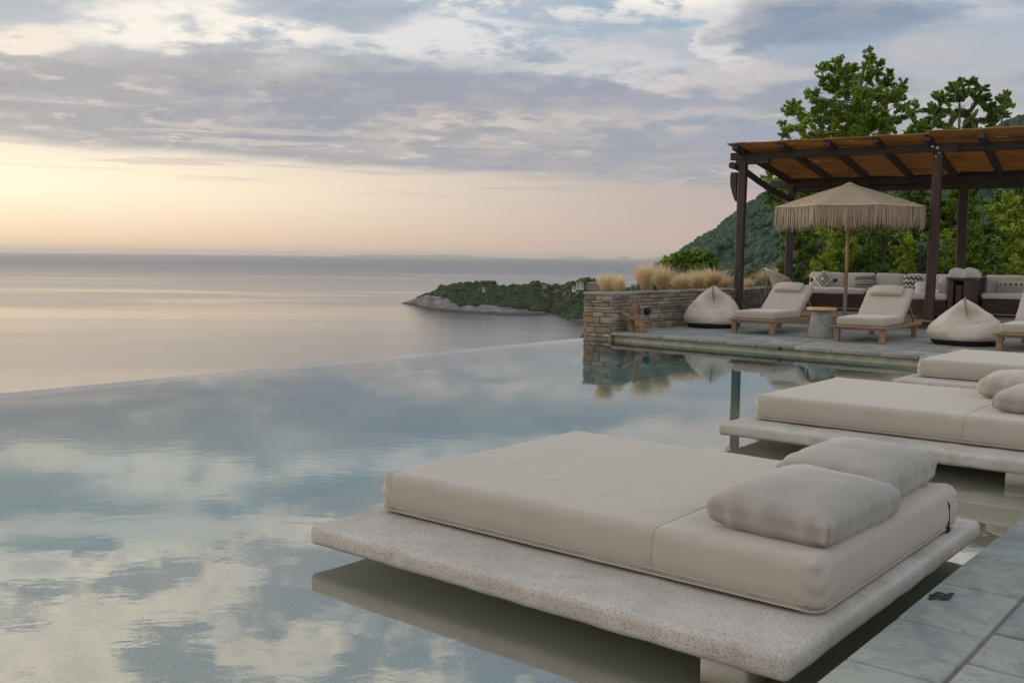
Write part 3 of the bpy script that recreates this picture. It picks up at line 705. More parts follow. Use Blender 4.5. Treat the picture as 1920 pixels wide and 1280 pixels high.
face_stones(o, (-8.74, 13.40), (-8.74, 17.42), .1, ZT-.01, .06, (1, 0))
face_stones(o, (-9.12, 17.42), (-9.12, 13.42), -.5, ZT-.02, .06, (-1, 0))
cap_stones(o, (-9.18, 13.42), (-9.18, 12.89), .57, ZT+.02, (1, 0)); cap_stones(o, (-8.72, 13.42), (-8.72, 17.44), .42, ZT+.012, (-1, 0))
tag(o.build('stone_wall', [MAT['stone'], MAT['joint']], smooth=True, angle=40), 'low dry stone wall with square end pillar standing at the pool corner', 'wall')
o = MB()
q0, q1 = np.array([-9.10, 17.55]), np.array([-10.3, 23.0]); dd = (q1-q0)/np.linalg.norm(q1-q0); nn2 = np.array([dd[1], -dd[0]])
ctr = (q0+q1)/2-nn2*.2; o.box((ctr[0], ctr[1], .05), (.30, 5.55, 1.1), 1, rz=math.atan2(dd[1], dd[0])-math.pi/2)
face_stones(o, q0, q1, .1, .61, .06, nn2); cap_stones(o, q0+nn2*.02, q1+nn2*.02, .42, .63, -nn2)
tag(o.build('stone_wall', [MAT['stone'], MAT['joint']], smooth=True, angle=40), 'set back stretch of low stone wall behind the wicker chair', 'wall')
o = MB(); o.lathe([(.0, 0), (.055, 0), (.06, .01), (.06, .05), (.05, .06), (0, .06)], 24)
l = o.build('wall_light', MAT['black_metal'], smooth=True, angle=40); l.location = (-8.725, 14.05, .41); l.rotation_euler = (0, R(90), 0)
tag(l, 'small round black wall light fixed to the stone wall', 'wall light')
# driftwood trunk leaning against the wall
o = MB()
def limb(pts, rad, seg=14):
    P_ = []; 
    pts = np.array(pts, float); tt = np.linspace(0, len(pts)-1, len(pts)*5)
    q = np.array([[np.interp(s, range(len(pts)), pts[:, i]) for i in range(3)] for s in tt]); rr = np.interp(tt, range(len(pts)), rad)
    q += np.array([[nz(x, 7, 1), nz(x, 7, 5), 0] for x in q])*.02
    n0 = o.n; o.tube(q, rr*np.array([1+.25*nz(x, 11, 2) for x in q]), seg)
    a = o.v[-1]; o.v[-1] = a+np.array([[nz(x, 14, 3), nz(x, 14, 8), nz(x, 14, 4)*.3] for x in a])*.028
limb([(.08, 0, 0), (.075, 0, .10), (.02, 0, .22), (-.02, 0, .31), (.005, 0, .43), (.02, 0, .56)], [.095, .08, .052, .048, .038, .030])
limb([(-.21, -.05, .315), (-.12, -.06, .255), (-.02, -.075, .19), (.07, -.06, .10)], [.026, .034, .038, .045])
limb([(-.07, -.02, 0), (-.085, -.03, .10), (-.05, -.04, .17)], [.05, .04, .03])
l = o.build('driftwood', MAT['drift'], smooth=True); l.location = (-8.42, 13.22, D-.003); l.rotation_euler[2] = R(38)
tag(l, 'gnarled brown driftwood stump with a side branch by the stone pillar', 'driftwood')
# feather grasses behind the wall
def tuft(x, y, z, h, lean, n, spread, label):
    V = []; F = []; A = []; Hh = []
    for i in range(n):
        a = rng.uniform(0, 6.28); r0 = abs(rng.normal(0, .034)); b0 = np.array([x+r0*math.cos(a), y+r0*math.sin(a), z-.02])
        L_ = h*np.clip(rng.normal(.82, .19), .3, 1.3); a2 = a+rng.normal(0, .6); out_ = spread*rng.uniform(.1, 1.5)*L_
        dirv = np.array([math.cos(a2)*out_, math.sin(a2)*out_, 0])+lean*L_*rng.uniform(.4, 1.2); w_ = rng.uniform(.002, .0042); sd_ = np.array([-math.sin(a2), math.cos(a2), 0]) if rng.random() < .5 else RH
        k0 = len(V); K = 5; rr = rng.uniform(0, 1)
        for j in range(K+1):
            s = j/K; pt = b0+dirv*s**2.2+np.array([0, 0, L_*(s-.28*s**3*np.linalg.norm(dirv)/L_)])
            ww = w_*(1.-.3*s) if s < .65 else w_*(1.9-1.5*s)
            V += [pt-sd_*ww, pt+sd_*ww]; A += [rr]*2; Hh += [s]*2
        F += [(k0+2*j, k0+2*j+1, k0+2*j+3, k0+2*j+2) for j in range(K)]
    o = MB(); o.add(np.array(V), F); o.a['rnd'] = [(0, len(V), np.array(A))]; o.a['h'] = [(0, len(V), np.array(Hh))]
    return tag(o.build('feather_grass', MAT['grass']), label, 'ornamental grass', 'feather grasses along the stone wall')
wind = np.array([-.16, -.05, 0])
for x, y, h, n, sp, lb in [(-9.02, 13.30, .36, 420, .20, 'slim upright blond feather grass at the pool end of the wall'),
    (-9.25, 14.05, .33, 300, .26, 'short blond feather grass leaning left, second from the wall pillar'),
    (-9.35, 15.05, .50, 620, .24, 'tallest blond feather grass with dense straight plume above the wall light'),
    (-9.35, 15.62, .47, 560, .30, 'tall feather grass with green base growing left of the leafy bush'),
    (-9.35, 16.28, .36, 480, .42, 'feather grass with drooping plumes behind the tip of the beanbag'),
    (-9.35, 16.85, .40, 520, .42, 'bushy feather grass growing right behind the beanbag'),
    (-9.45, 17.62, .44, 640, .45, 'wide golden feather grass between the beanbag and corner post'),
    (-9.55, 18.25, .40, 420, .40, 'feather grass partly hidden by the corner post of the pergola'),
    (-10.1, 20.6, .30, 260, .30, 'small feather grass just right of the corner post'),
    (-10.45, 22.2, .46, 560, .34, 'upright feather grass left of the wicker chair'),
    (-10.8, 23.6, .44, 420, .36, 'feather grass directly behind the wicker chair'),
    (-11.2, 25.0, .62, 480, .36, 'tall loose feather grass between wicker chair and rear post')]:
    tuft(x, y, ZT-.06 if y < 18 else .55, h*1.10, wind*(1.0 if y > 14 else .4), int(n*2.1), sp*1.45, lb)
# ------------------------------------------------------------------ daybeds in the water
def slabfn(P, n, h):
    return P+n*(.004*nz(P, 6)+.0022*nz(P, 19, 4))
def make_platform():
    r = empty('daybed_platform', (0, 0, 0))
    v, f = softbox(2.12, 2.0, .082, .024, 4, .05, slabfn); o = MB(); o.add(v+np.array([1.06, 1.0, .104]), f)
    o.build('slab', MAT['washed'], r, smooth=True)
    for x, y, sx_, sy_ in ((1.91, .158, .16, .30), (1.86, 1.82, .16, .26), (.75, 1.0, .2, .6)):
        v, f = softbox(sx_, sy_, .34, .02, 2, .1, slabfn); o = MB(); o.add(v+np.array([x, y, -.045]), f); o.build('leg', MAT['washed'], r, smooth=True)
    return r
MX, MY, MZ = 1.995, 1.455, .182
def mattfn(P, n, h):
    q = P/h; P = P.copy()
    P[2] += .006*(1-q[0]**2)*(1-q[1]**2)*(1 if q[2] > 0 else 0)
    edge = max(abs(q[0]), abs(q[1]))
    b = math.exp(-((q[2]+.15)/.75)**2)
    if edge > .9: P[:2] += n[:2]*.012*b
    cor = max(0, abs(q[0])-.88)*max(0, abs(q[1])-.84)*60
    P += n*(.0025*nz(P, 4, 2)+.0022*nz(P, 11, 7)+.0012*nz(P*np.array([1, 1, .3]), 34, 3))
    P += n*min(cor, 1.2)*.009*math.sin(q[2]*9+P[0]*60-P[1]*66)                 # gathered corners
    sm = math.exp(-((P[0]-.38-.01*nz(P, 5))/.010)**2); P -= n*.003*sm*(1 if q[2] > -.9 else 0)   # cross seam
    sb = math.exp(-((q[2]+.62)/.07)**2); P[:2] -= n[:2]*.005*sb              # zip line
    return P
def make_mattress():
    v, f = softbox(MX, MY, MZ, .040, 6, .022, mattfn); o = MB(); o.add(v+np.array([MX/2, MY/2, MZ/2]), f)
    r = o.build('mattress', MAT['linen'], None, smooth=True)
    w_ = v+np.array([MX/2, MY/2, MZ/2]); xs_ = np.unique(np.round(axis(MX/2, .040, 6, .022), 5)); xc = xs_[np.argmin(abs(xs_-.38))]+MX/2   # sewn cross seam
    L_ = [q for q in w_ if abs(q[0]-xc) < .0085 and q[2] > .02]; L_.sort(key=lambda q: math.atan2(q[1]-MY/2, max(q[2]-.0, .001)*4))
    o = MB(); o.tube([q+np.array([0, (q[1]-MY/2)*.001, .0006]) for q in L_], .0016, 5); o.build('seam', MAT['seam'], r, smooth=True)
    for z in (.018, .036):
        o = MB(); P_ = []
        for cx, cy, a0 in ((MX-.05, .05, -90), (MX-.05, MY-.05, 0), (.05, MY-.05, 90), (.05, .05, 180)):
            for k in range(7): a = R(a0+15*k); P_.append((cx+.0535*math.cos(a), cy+.0535*math.sin(a), z+.002*nz((cx, cy, k), 3)))
        P_.append(P_[0]); o.tube(P_, .0042, 6, cap=False); o.build('piping', MAT['piping'], r, smooth=True)
    o = MB(); x = MX-.005; y = MY-.13
    o.tube([(MX-.004, y, .142), (MX+.010, y, .12), (MX+.012, y, .04), (MX+.004, y, .008)], .0045, 6); o.box((MX+.010, y, .016), (.012, .024, .022)); o.build('elastic_strap', MAT['black'], r, bevel=.002)
    return r
def pillow(name, sx_, sy_, sz_, M_, seed=0, pleat=1., k=5, cell=.022, pw=2.2):
    def fn(P, n, h):
        q = P/h; P = P.copy()
        c = max(0, 1-abs(q[0])**pw)*max(0, 1-abs(q[1])**pw); s = .46+.64*c**.5
        P[2] = P[2]*s+ (.012*c if q[2] > 0 else 0)
        e = max(abs(q[0]), abs(q[1])); b = 1-min(1, abs(q[2]))
        pin = 1-.075*(1-abs(q[1])**2)*(abs(q[0])**4)-.0; P[0] *= 1-.05*(1-q[1]**2)*abs(q[0])**3*0+0; 
        P[0] *= 1-.035*(1-abs(q[1])**2); P[1] *= 1-.03*(1-abs(q[0])**2)
        if e > .74:
            ph = P[0]*62+6*nz(P, 4, seed) if abs(q[1]) >= abs(q[0]) else P[1]*62+6*nz(P, 4, seed)
            P += n*pleat*.030*min(1, (e-.74)/.20)*(.55-abs(math.sin(ph*.5))**.6)*(.35+.65*b)*(.5+.9*abs(nz(P, 6, seed+2)))
        P += n*(.012*nz(P, 4.2, seed)+.006*nz(P, 10, seed+3))
        return P
    v, f = softbox(sx_, sy_, sz_, sz_*.24, k, cell, fn); o = MB(); o.add(v, f); return o.build(name, M_, None, smooth=True)
P0 = make_platform(); P0.location = (-3.25, 2.62, 0)
tag(P0, 'pale speckled concrete daybed platform nearest the camera, standing in the pool', 'platform', 'daybed platforms standing in the pool')
M0 = make_mattress(); M0.location = (-3.185, 2.975, .1445)
tag(M0, 'thick beige mattress with two side by side pillows on the nearest platform', 'mattress', 'daybed mattresses')
for i, (y, lb, lm) in enumerate([(6.165, 'middle speckled concrete platform, its left end beside the reflected pergola post', 'beige mattress on the middle platform with two overlapping pillows at its right end'),
                                 (9.66, 'farthest speckled concrete platform, mostly hidden behind the middle daybed', 'bare beige mattress on the farthest platform, in front of the second beanbag')]):
    c_ = copy_tree(P0); c_.location = (-3.23, y, 0); c_['label'] = lb
    c_ = copy_tree(M0); c_.location = (-3.10, y+.30+.05*i, .1445); c_['label'] = lm
def put(o, loc, rot=(0, 0, 0)): o.location = loc; o.rotation_euler = tuple(R(a) for a in rot); return o
PG = 'loose pillows on the daybeds'
a = pillow('pillow', .46, .66, .175, MAT['linen_grey'], 1); put(a, (-1.43, 3.43, .390), (1, 2.5, -2)); tag(a, 'front pillow with pleated short side on the nearest mattress', 'pillow', PG)
a = pillow('pillow', .46, .66, .19, MAT['linen_grey'], 5); put(a, (-1.490, 4.08, .398), (0, 2, 1)); tag(a, 'rear pillow touching the front one on the nearest mattress', 'pillow', PG)
a = pillow('pillow', .48, .62, .17, MAT['linen_grey'], 8); put(a, (-1.38, 7.02, .394), (1, 2, -2)); tag(a, 'pleated pillow overlapping the round ended one on the middle mattress', 'pillow', PG)
a = pillow('pillow', .44, .56, .19, MAT['linen'], 12); put(a, (-1.66, 7.62, .402), (0, 2, 3)); tag(a, 'round ended pillow furthest left on the middle mattress', 'pillow', PG)
# a little folded black strap left on the stone edge
o = MB()
for dx, dy, rz in ((0, 0, .2), (.012, .022, .5), (-.006, -.02, -.1)):
    P_ = [(dx-.035, dy+.01*math.sin(rz*9), .004), (dx-.012, dy+.006, .012), (dx+.014, dy-.004, .007), (dx+.036, dy+.012, .011)]
    for q0_, q1_ in zip(P_, P_[1:]): o.beam(q0_, q1_, .014, .0035)
l = o.build('strap', MAT['black'], bevel=.001); l.location = (-.975, 3.50, D); l.rotation_euler[2] = .5
tag(l, 'small crumpled black strap lying on the stone pool edge', 'strap')
# ------------------------------------------------------------------ sun loungers
def make_lounger():
    r = empty('sun_lounger', (0, 0, 0)); w_, Ln = .72, 1.92
    for x in (.03, w_-.03): o = MB(); o.box((x, Ln/2, .205), (.055, Ln, .05)); o.build('side_rail', MAT['teak_y'], r, bevel=.005)
    for y in (.03, 1.0, Ln-.03): o = MB(); o.box((w_/2, y, .203), (w_-.112, .055, .05)); o.build('cross_rail', MAT['teak_x'], r, bevel=.005)
    o = MB(); o.box((w_/2, -.012, .222), (w_+.06, .05, .026)); o.build('front_board', MAT['teak_x'], r, bevel=.005)
    o = MB()
    for y in np.arange(.10, 1.0, .10): o.box((w_/2, y, .216), (w_-.112, .06, .016))
    o.build('slat_base', MAT['teak_x'], r)
    for x, y in ((.045, .045), (w_-.045, .045), (.045, 1.66), (w_-.045, 1.66)):
        o = MB(); o.box((x, y, .09), (.075, .075, .18)); o.build('leg', MAT['teak_z'], r, bevel=.006)
    def cf(P, n, h):
        q = P/h; P = P.copy(); P[2] += .008*(1-q[0]**2)*(1-q[1]**2)*(q[2] > 0); return P+n*(.006*nz(P, 6, 1)+.003*nz(P, 15, 2))
    v, f = softbox(.665, 1.0, .125, .035, 4, .05, cf); o = MB(); o.add(v+np.array([w_/2, .535, .292]), f); s_ = o.build('seat_cushion', MAT['linen'], r, smooth=True)
    A_ = R(37.5); Mb = Matrix.Translation((w_/2, 1.0, .25))@Matrix.Rotation(A_, 4, 'X')
    v, f = softbox(.665, .68, .115, .035, 4, .05, cf); o = MB(); o.add(v+np.array([0, .35, .055]), f, 0, Mb); b_ = o.build('back_cushion', MAT['linen'], r, smooth=True)
    o = MB()
    for x in (-.29, .29): o.box((x, .33, -.022), (.045, .66, .035), 0, Mb)
    for y in np.arange(.06, .66, .085): o.box((0, y, -.014), (.54, .05, .014), 0, Mb)
    o.build('back_frame', MAT['teak_y'], r, bevel=.003)
    pb = Mb@Vector((.29, .46, -.03))
    for x in (.07, w_-.07): o = MB(); o.beam((x, pb.y+.0, pb.z), (x, 1.72, .225), .03, .03); o.build('prop', MAT['teak_y'], r, bevel=.003)
    def pf(P, n, h):
        q = P/h; P = P.copy(); P[2] *= .55+.5*max(0, 1-abs(q[0])**3)*max(0, 1-abs(q[1])**3)**.5; return P+n*.004*nz(P, 8, 3)
    v, f = softbox(.46, .20, .105, .03, 4, .03, pf); o = MB(); o.add(v+np.array([-.02, .55, .145]), f, 0, Mb); h_ = o.build('head_pillow', MAT['linen'], r, smooth=True)
    return r
LG = 'sun loungers on the far terrace'
l = make_lounger(); put(l, (-7.265, 14.20, D), (0, 0, 0)); tag(l, 'teak lounger with beige cushions between the beanbag and the concrete table', 'sun lounger', LG)
c_ = copy_tree(l); put(c_, (-5.475, 13.83, D), (0, 0, 3)); c_['label'] = 'teak lounger with raised beige back, right of the concrete side table'
c_ = copy_tree(l); put(c_, (-3.37, 13.99, D), (0, 0, 2)); c_['label'] = 'teak lounger cut off by the picture edge, beside the second beanbag'
# side table
r = empty('side_table', (-5.90, 14.43, D)); o = MB()
o.lathe([(0, 0), (.198, 0), (.205, .008), (.200, .03), (.135, .38), (.128, .405), (0, .405)], 40); o.build('base', MAT['concrete'], r, smooth=True, angle=50)
o = MB(); o.lathe([(0, .405), (.205, .405), (.215, .412), (.215, .438), (.207, .446), (0, .446)], 40); o.build('table_top', MAT['honey'], r, smooth=True, angle=50)
tag(r, 'round side table with tapered concrete base and wooden top', 'side table')
# beanbags
def make_beanbag(sd_):
    r = empty('beanbag', (0, 0, 0)); V = []; nu, nv = 96, 40
    for j in range(nv+1):
        h = j/nv
        for i in range(nu):
            th = 2*math.pi*i/nu; cx, cy = math.cos(th), math.sin(th)
            tri = 1+.07*math.cos(4*th+.4)*(1-h)**1.5                                 # cornered base
            prof = (1-h**1.75)**.86*.98+.02
            wx = .50*prof*tri*(1+.05*math.sin(h*3.14)); wy = .43*((1-h**1.35)**.85*.97+.03)*tri
            z = .085+.60*h; x = wx*cx; y = wy*sin_(cy)+.10*h*h
            if h < .16: x *= .90+.10*math.sqrt(h/.16); y *= .90+.10*math.sqrt(h/.16)
            fr = max(0, -cy)
            dent = math.exp(-((x-.0)/.20)**2)*math.exp(-((h-.60)/.20)**2)*fr
            y += .23*dent; z -= .03*dent
            cr = math.exp(-((x+.012*math.sin(h*9))/.016)**2)*max(0, min(1, (h-.42)/.1))*fr; y += .075*cr
            sm_ = math.exp(-((h-.43-.9*x*x)/.022)**2)*math.exp(-(x/.20)**2)*fr; y += .06*sm_
            rad = math.sin(18*math.atan2(x, (h-.44)*.6+1e-3)+3*nz((x, h, sd_), 5))*math.exp(-((h-.5)/.12)**2)*math.exp(-(x/.24)**2)*fr; y += .014*rad
            p_ = np.array([x, y, z]); n_ = np.array([cx, cy, .4]); p_ += n_*(.028*nz(p_, 3.2, sd_)+.016*nz(p_, 8, sd_+4)+.006*nz(p_, 19, sd_)); p_[0] += .05*nz((sd_, h*1.3, 2), 1.3)*h; p_ -= n_*.012*abs(nz(p_*np.array([1, 1, .5]), 7, sd_+8))**.5; V.append(p_)
    F = [(j*nu+i, j*nu+(i+1) % nu, (j+1)*nu+(i+1) % nu, (j+1)*nu+i) for j in range(nv) for i in range(nu)]+[tuple(nv*nu+i for i in range(nu)), tuple(range(nu))[::-1]]
    o = MB(); o.add(V, F); o.build('cover', MAT['sand_fabric'], r, smooth=True)
    ring = np.array(V[:nu]); o = MB()
    o.add(np.concatenate([ring*np.array([.86, .86, 0]), ring*np.array([.95, .95, .45]), ring*np.array([.985, .985, 1])]), [(j*nu+i, j*nu+(i+1) % nu, (j+1)*nu+(i+1) % nu, (j+1)*nu+i) for j in range(2) for i in range(nu)]+[tuple(range(nu))[::-1]])
    o.build('base', MAT['black'], r, smooth=True)
    o = MB(); o.tube(np.vstack([ring, ring[:1]])*np.array([1.005, 1.005, 1]), .006, 5, cap=False); o.build('seam', MAT['sand_fabric'], r, smooth=True)
    o = MB(); t_ = np.array(V[nv*nu:]).mean(0); o.beam(t_+np.array([0, 0, -.02]), t_+np.array([.006, 0, .012]), .04, .012); o.build('loop', MAT['sand_fabric'], r)
    return r
def sin_(s): return math.copysign(abs(s)**.82, s)
l = make_beanbag(1); put(l, (-8.05, 15.12, D), (0, 0, 36)); l.scale = (.95, .95, 1.02); tag(l, 'beige pyramid beanbag leaning at the stone wall', 'beanbag', 'beanbags on the far terrace')
l = make_beanbag(9); put(l, (-3.92, 14.70, D), (0, 0, 26)); l.scale = (.98, .95, .93); tag(l, 'beige pyramid beanbag with black base between two loungers, behind the farthest daybed', 'beanbag', 'beanbags on the far terrace')
# ------------------------------------------------------------------ crochet parasol
UX, UY = onz(1583, 612, D)[:2]
r = empty('parasol', (UX, UY, D)); o = MB()
o.tube([(0, 0, .72), (.004, 0, 1.2), (-.004, 0, 1.8), (0, 0, 2.42)], [.028, .026, .024, .022], 12); o.build('pole', MAT['pole'], r, smooth=True)
o = MB(); o.tube([(0, 0, .0), (0, 0, .74)], .033, 12); o.build('pole_sleeve', MAT['grey_wood'], r, smooth=True, angle=40)
o = MB(); o.lathe([(0, 0), (.26, 0), (.26, .04), (.06, .06), (.05, .2), (0, .2)], 24); o.build('base', MAT['black_metal'], r, smooth=True, angle=40)
NS = 8; RC = 1.29; ZR, ZA = 2.06, 2.475; off = math.radians(22.5-18.4)+TH; o = MB(); V = []; UV = []; F = []; K = 26; Q = 16; sl = math.hypot(RC, ZA-ZR)
for sgm in range(NS):
    a0, a1 = off+sgm*2*math.pi/NS, off+(sgm+1)*2*math.pi/NS; e0 = np.array([math.cos(a0), math.sin(a0)]); e1 = np.array([math.cos(a1), math.sin(a1)]); k0 = len(V)
    for j in range(K+1):
        s = j/K
        for i in range(Q+1):
            q = i/Q; e = e0*(1-q)+e1*q; sag = 4*q*(1-q)
            rr = RC*s*(1-.020*sag*s); z = ZA-(ZA-ZR)*(s**1.06)-.012*sag*s+.03*(math.exp(-(s*14)**2)-1)+.03
            V.append((e[0]*rr, e[1]*rr, z)); UV.append((s*sl, (q-.5)*s*RC*.765, sgm))
    F += [(k0+j*(Q+1)+i, k0+(j+1)*(Q+1)+i, k0+(j+1)*(Q+1)+i+1, k0+j*(Q+1)+i+1) for j in range(K) for i in range(Q)]
o.add(V, F, uvw=np.array(UV)); cn_ = o.build('canopy', MAT['crochet'], r, smooth=True, angle=30); cn_.modifiers.new('thick', 'SOLIDIFY').thickness = .006
o = MB()
for sgm in range(NS):
    a0, a1 = off+sgm*2*math.pi/NS, off+(sgm+1)*2*math.pi/NS
    for i in range(84):
        q = (i+rng.uniform(-.3, .3)+.5)/84; e = np.array([math.cos(a0), math.sin(a0)])*(1-q)+np.array([math.cos(a1), math.sin(a1)])*q; sag = 4*q*(1-q); rr = RC*(1-.02*sag)+rng.normal(0, .006)
        L_ = .315+rng.normal(0, .028)+.03*sag; tx = rng.normal(0, .012, 2); tt = [0, .35, .7, 1.]
        o.tube([(e[0]*rr+tx[0]*s*s, e[1]*rr+tx[1]*s*s, ZR-.008-.012*sag-L_*s) for s in tt], [.0048, .0055, .005, .0035], 4, cap=False, rnd=rng.uniform(0, 1))
    P_ = [np.array([math.cos(a0), math.sin(a0), 0])*(1-q)+np.array([math.cos(a1), math.sin(a1), 0])*q for q in np.linspace(0, 1, 12)]
    o.tube([p_*RC*(1-.02*4*q*(1-q))+np.array([0, 0, ZR-.004-.012*4*q*(1-q)]) for p_, q in zip(P_, np.linspace(0, 1, 12))], .011, 6, rnd=.6)
o.build('fringe', MAT['fringe'], r, smooth=True)
for sgm in range(NS):
    a0 = off+sgm*2*math.pi/NS; o = MB(); o.beam((math.cos(a0)*.04, math.sin(a0)*.04, ZA-.05), (math.cos(a0)*RC*.985, math.sin(a0)*RC*.985, ZR-.006), .018, .014); o.build('rib', MAT['pole'], r)
    o = MB(); o.beam((math.cos(a0)*.04, math.sin(a0)*.04, 1.93), (math.cos(a0)*RC*.5, math.sin(a0)*RC*.5, ZR+.19), .014, .012); o.build('strut', MAT['pole'], r)
o = MB(); o.lathe([(0, 1.88), (.045, 1.88), (.055, 1.92), (.045, 1.97), (0, 1.97)], 16); o.build('hub', MAT['pole'], r, smooth=True)
tag(r, 'crocheted beige parasol with long rope fringe on a wooden pole', 'parasol')
# ------------------------------------------------------------------ pergola
PH = R(8.5); OO = np.array([-8.7, 17.3, 0]); AA = np.array([math.cos(PH), math.sin(PH), 0]); BB = np.array([-math.sin(PH), math.cos(PH), 0])
def Lc(a, b, z): return OO+AA*a+BB*b+np.array([0, 0, z])
WD = .27
MG = Matrix.Rotation(PH, 4, 'Z'); MG.translation = Vector(tuple(OO))
o = MB(); bq = -.25; i = 0
while bq < 5.6:                                                    # raised timber floor, boards along the beam
    a_ = 2.35 if bq < -.02 else -.25
    o.box(((a_+9)/2, bq+.047, WD-.014), (9-a_, .094, .028), 0); bq += .099
o.box((4.4, 2.6, WD-.09), (9.1, 5.3, .11)); o.box((4.38, -.03, WD-.075), (9.22, .03, .09))
l = o.build('timber_deck', MAT['deckwood'], None, bevel=.003); l.matrix_world = MG; tag(l, kind='structure')
r = empty('pergola', (0, 0, 0)); r.matrix_world = MG@Matrix.Translation((0, 0, WD))
def pg(name, o, mt, bev=.012, **kw): return o.build(name, MAT[mt], r, bevel=bev, **kw)
zb = -WD                                                           # local z = world z - deck height
def post(a, b, z1, w_=.145, d_=.15, lean=0., z0=0.):
    o = MB(); K = 9; V = []
    for j in range(K+1):
        s = j/K; z = z0+(z1-z0)*s; k = 1+.05*nz((a, b, z*3), 1.3)
        for sx_, sy_ in ((-1, -1), (1, -1), (1, 1), (-1, 1)): V.append((a+lean*s+sx_*w_/2*k+.012*nz((z, a, 1), 1.2), b+sy_*d_/2*k+.012*nz((z, b, 5), 1.2), z))
    o.add(V, [(j*4+i, j*4+(i+1) % 4, (j+1)*4+(i+1) % 4, (j+1)*4+i) for j in range(K) for i in range(4)]+[(0, 3, 2, 1), tuple(K*4+i for i in range(4))])
    return pg('post', o, 'dark_z', .018, smooth=True, angle=40)
post(-.02, 0, 3.125+zb, .15, .15, .03); post(3.37, 0, 3.13+zb, .15, .16, .04)
post(-.0, 3.3, 2.84+zb, .15, .15, .02); post(3.42, 3.3, 2.80+zb, .17, .15, .02); post(7.4, 0, 3.1+zb, .15, .15); post(7.4, 3.3, 2.8+zb, .15, .15)
o = MB(); o.beam((-.23, 0, 3.195+zb), (3.72, -.02, 3.195+zb), .12, .135); pg('front_beam', o, 'dark_x', .014)
o = MB(); o.beam((3.60, .135, 3.20+zb), (7.8, .12, 3.18+zb), .12, .135); pg('front_beam', o, 'dark_x', .014)
o = MB(); o.box((.25, 0, 3.085+zb), (.52, .13, .085)); o.box((-.07, -.0, 3.06+zb), (.10, .16, .12)); pg('post_head', o, 'dark_x', .01)
o = MB(); o.tube([(-.155, .02, 3.02+zb), (-.155, -.17, 3.02+zb)], .062, 14); o.tube([(-.155, .02, 3.02+zb), (-.155, .26, 2.99+zb)], .05, 14); pg('log_end', o, 'dark_y', 0, smooth=True, angle=40)
o = MB(); V = []                                                   # pointed plank hanging beside the corner post
for z, x0, x1 in ((2.90, -.215, -.10), (2.80, -.225, -.10), (2.65, -.215, -.10), (2.52, -.18, -.10), (2.42, -.145, -.10), (2.36, -.112, -.10)):
    V += [(x0, -.05, z+zb), (x1, -.05, z+zb), (x1, .05, z+zb), (x0, .05, z+zb)]
o.add(V, [(j*4+i, (j+1)*4+i, (j+1)*4+(i+1) % 4, j*4+(i+1) % 4) for j in range(5) for i in range(4)]+[(0, 1, 2, 3), (23, 22, 21, 20)]); pg('hanging_plank', o, 'dark_z', .008)
o = MB(); o.beam((-.45, 3.3, 2.905+zb), (8.0, 3.3, 2.905+zb), .14, .15); o.beam((-.1, 3.36, 3.025+zb), (8.6, 3.36, 3.025+zb), .05, .10); o.beam((.0, 3.32, 2.775+zb), (8.0, 3.32, 2.755+zb), .13, .11); pg('rear_beam', o, 'dark_x', .012)
o = MB(); P_ = [(.02, .08, 2.93+zb), (.03, .9, 2.80+zb), (.03, 1.9, 2.67+zb), (.02, 2.8, 2.60+zb), (.0, 3.24, 2.60+zb)]; o.tube(P_, [.06, .062, .066, .066, .06], 12); pg('brace', o, 'dark_y', 0, smooth=True, angle=40)
SLP = -.092
def zr(b): return 3.212+SLP*b                                       # underside of the rafters at the front beam line
for k in range(11):
    a = .02+.817*k; o = MB(); w0 = .115+rng.uniform(-.01, .012); sh = rng.normal(0, .03)
    o.beam((a, -.52+rng.uniform(-.03, .03), zr(-.5)+.055+zb), (a+sh, 3.50, zr(3.50)+.055+zb), w0, .105); pg('rafter', o, 'dark_y', .016)
o = MB()
for (a0, a1, dz) in ((-.12, 3.34, .0), (3.27, 9.2, .035)):
    nb = 240; V = []; F = []; A = []
    for j in range(nb):
        b0 = -.58+4.1*j/nb; b1 = b0+4.1/nb*.93; na = 30; rr = rng.uniform(0, 1); wob = rng.normal(0, .003)
        sag = [.012*math.sin((a0+(a1-a0)*i/na)*7.7) for i in range(na+1)]; k0 = len(V)
        for i in range(na+1):
            a = a0+(a1-a0)*i/na; jit = .03*nz((a*.7, j*.37, dz), 1.) if i in (0, na) else 0
            z = zr((b0+b1)/2)+.112+dz+sag[i]*.5+wob+zb+.010*nz((a*2, b0*3, 2), 1.)
            for q, h in ((b0, 0), ((b0+b1)/2, -.009), (b1, 0), ((b0+b1)/2, .009)): V.append((a+jit, q, z+h)); A.append(rr)
        for i in range(na):
            if nz((i*.9, j*1.3, a0), 1.3) > .44: continue                      # slits where reeds have split
            for q in range(4): F.append((k0+i*4+q, k0+i*4+(q+1) % 4, k0+(i+1)*4+(q+1) % 4, k0+(i+1)*4+q))
    o.add(V, F); o.a.setdefault('rnd', []).append((o.n-len(V), len(V), np.array(A)))
o.build('reed_roof', MAT['reed'], r)
o = MB()
for k in range(24):
    a0_, a1_ = 2*math.pi*k/24, 2*math.pi*(k+1)/24; c_ = np.array((1.654, 1.5, 3.0+zb)); o.beam(c_+np.array([math.cos(a0_), 0, math.sin(a0_)])*.055, c_+np.array([math.cos(a1_), 0, math.sin(a1_)])*.055, .012, .012, up=(0, 1, 0))
o.beam((1.654, 1.5, 3.05+zb), (1.654, 1.5, 3.24+zb), .008, .008, up=(0, 1, 0)); pg('hanging_ring', o, 'dark_x', 0)
o = MB()
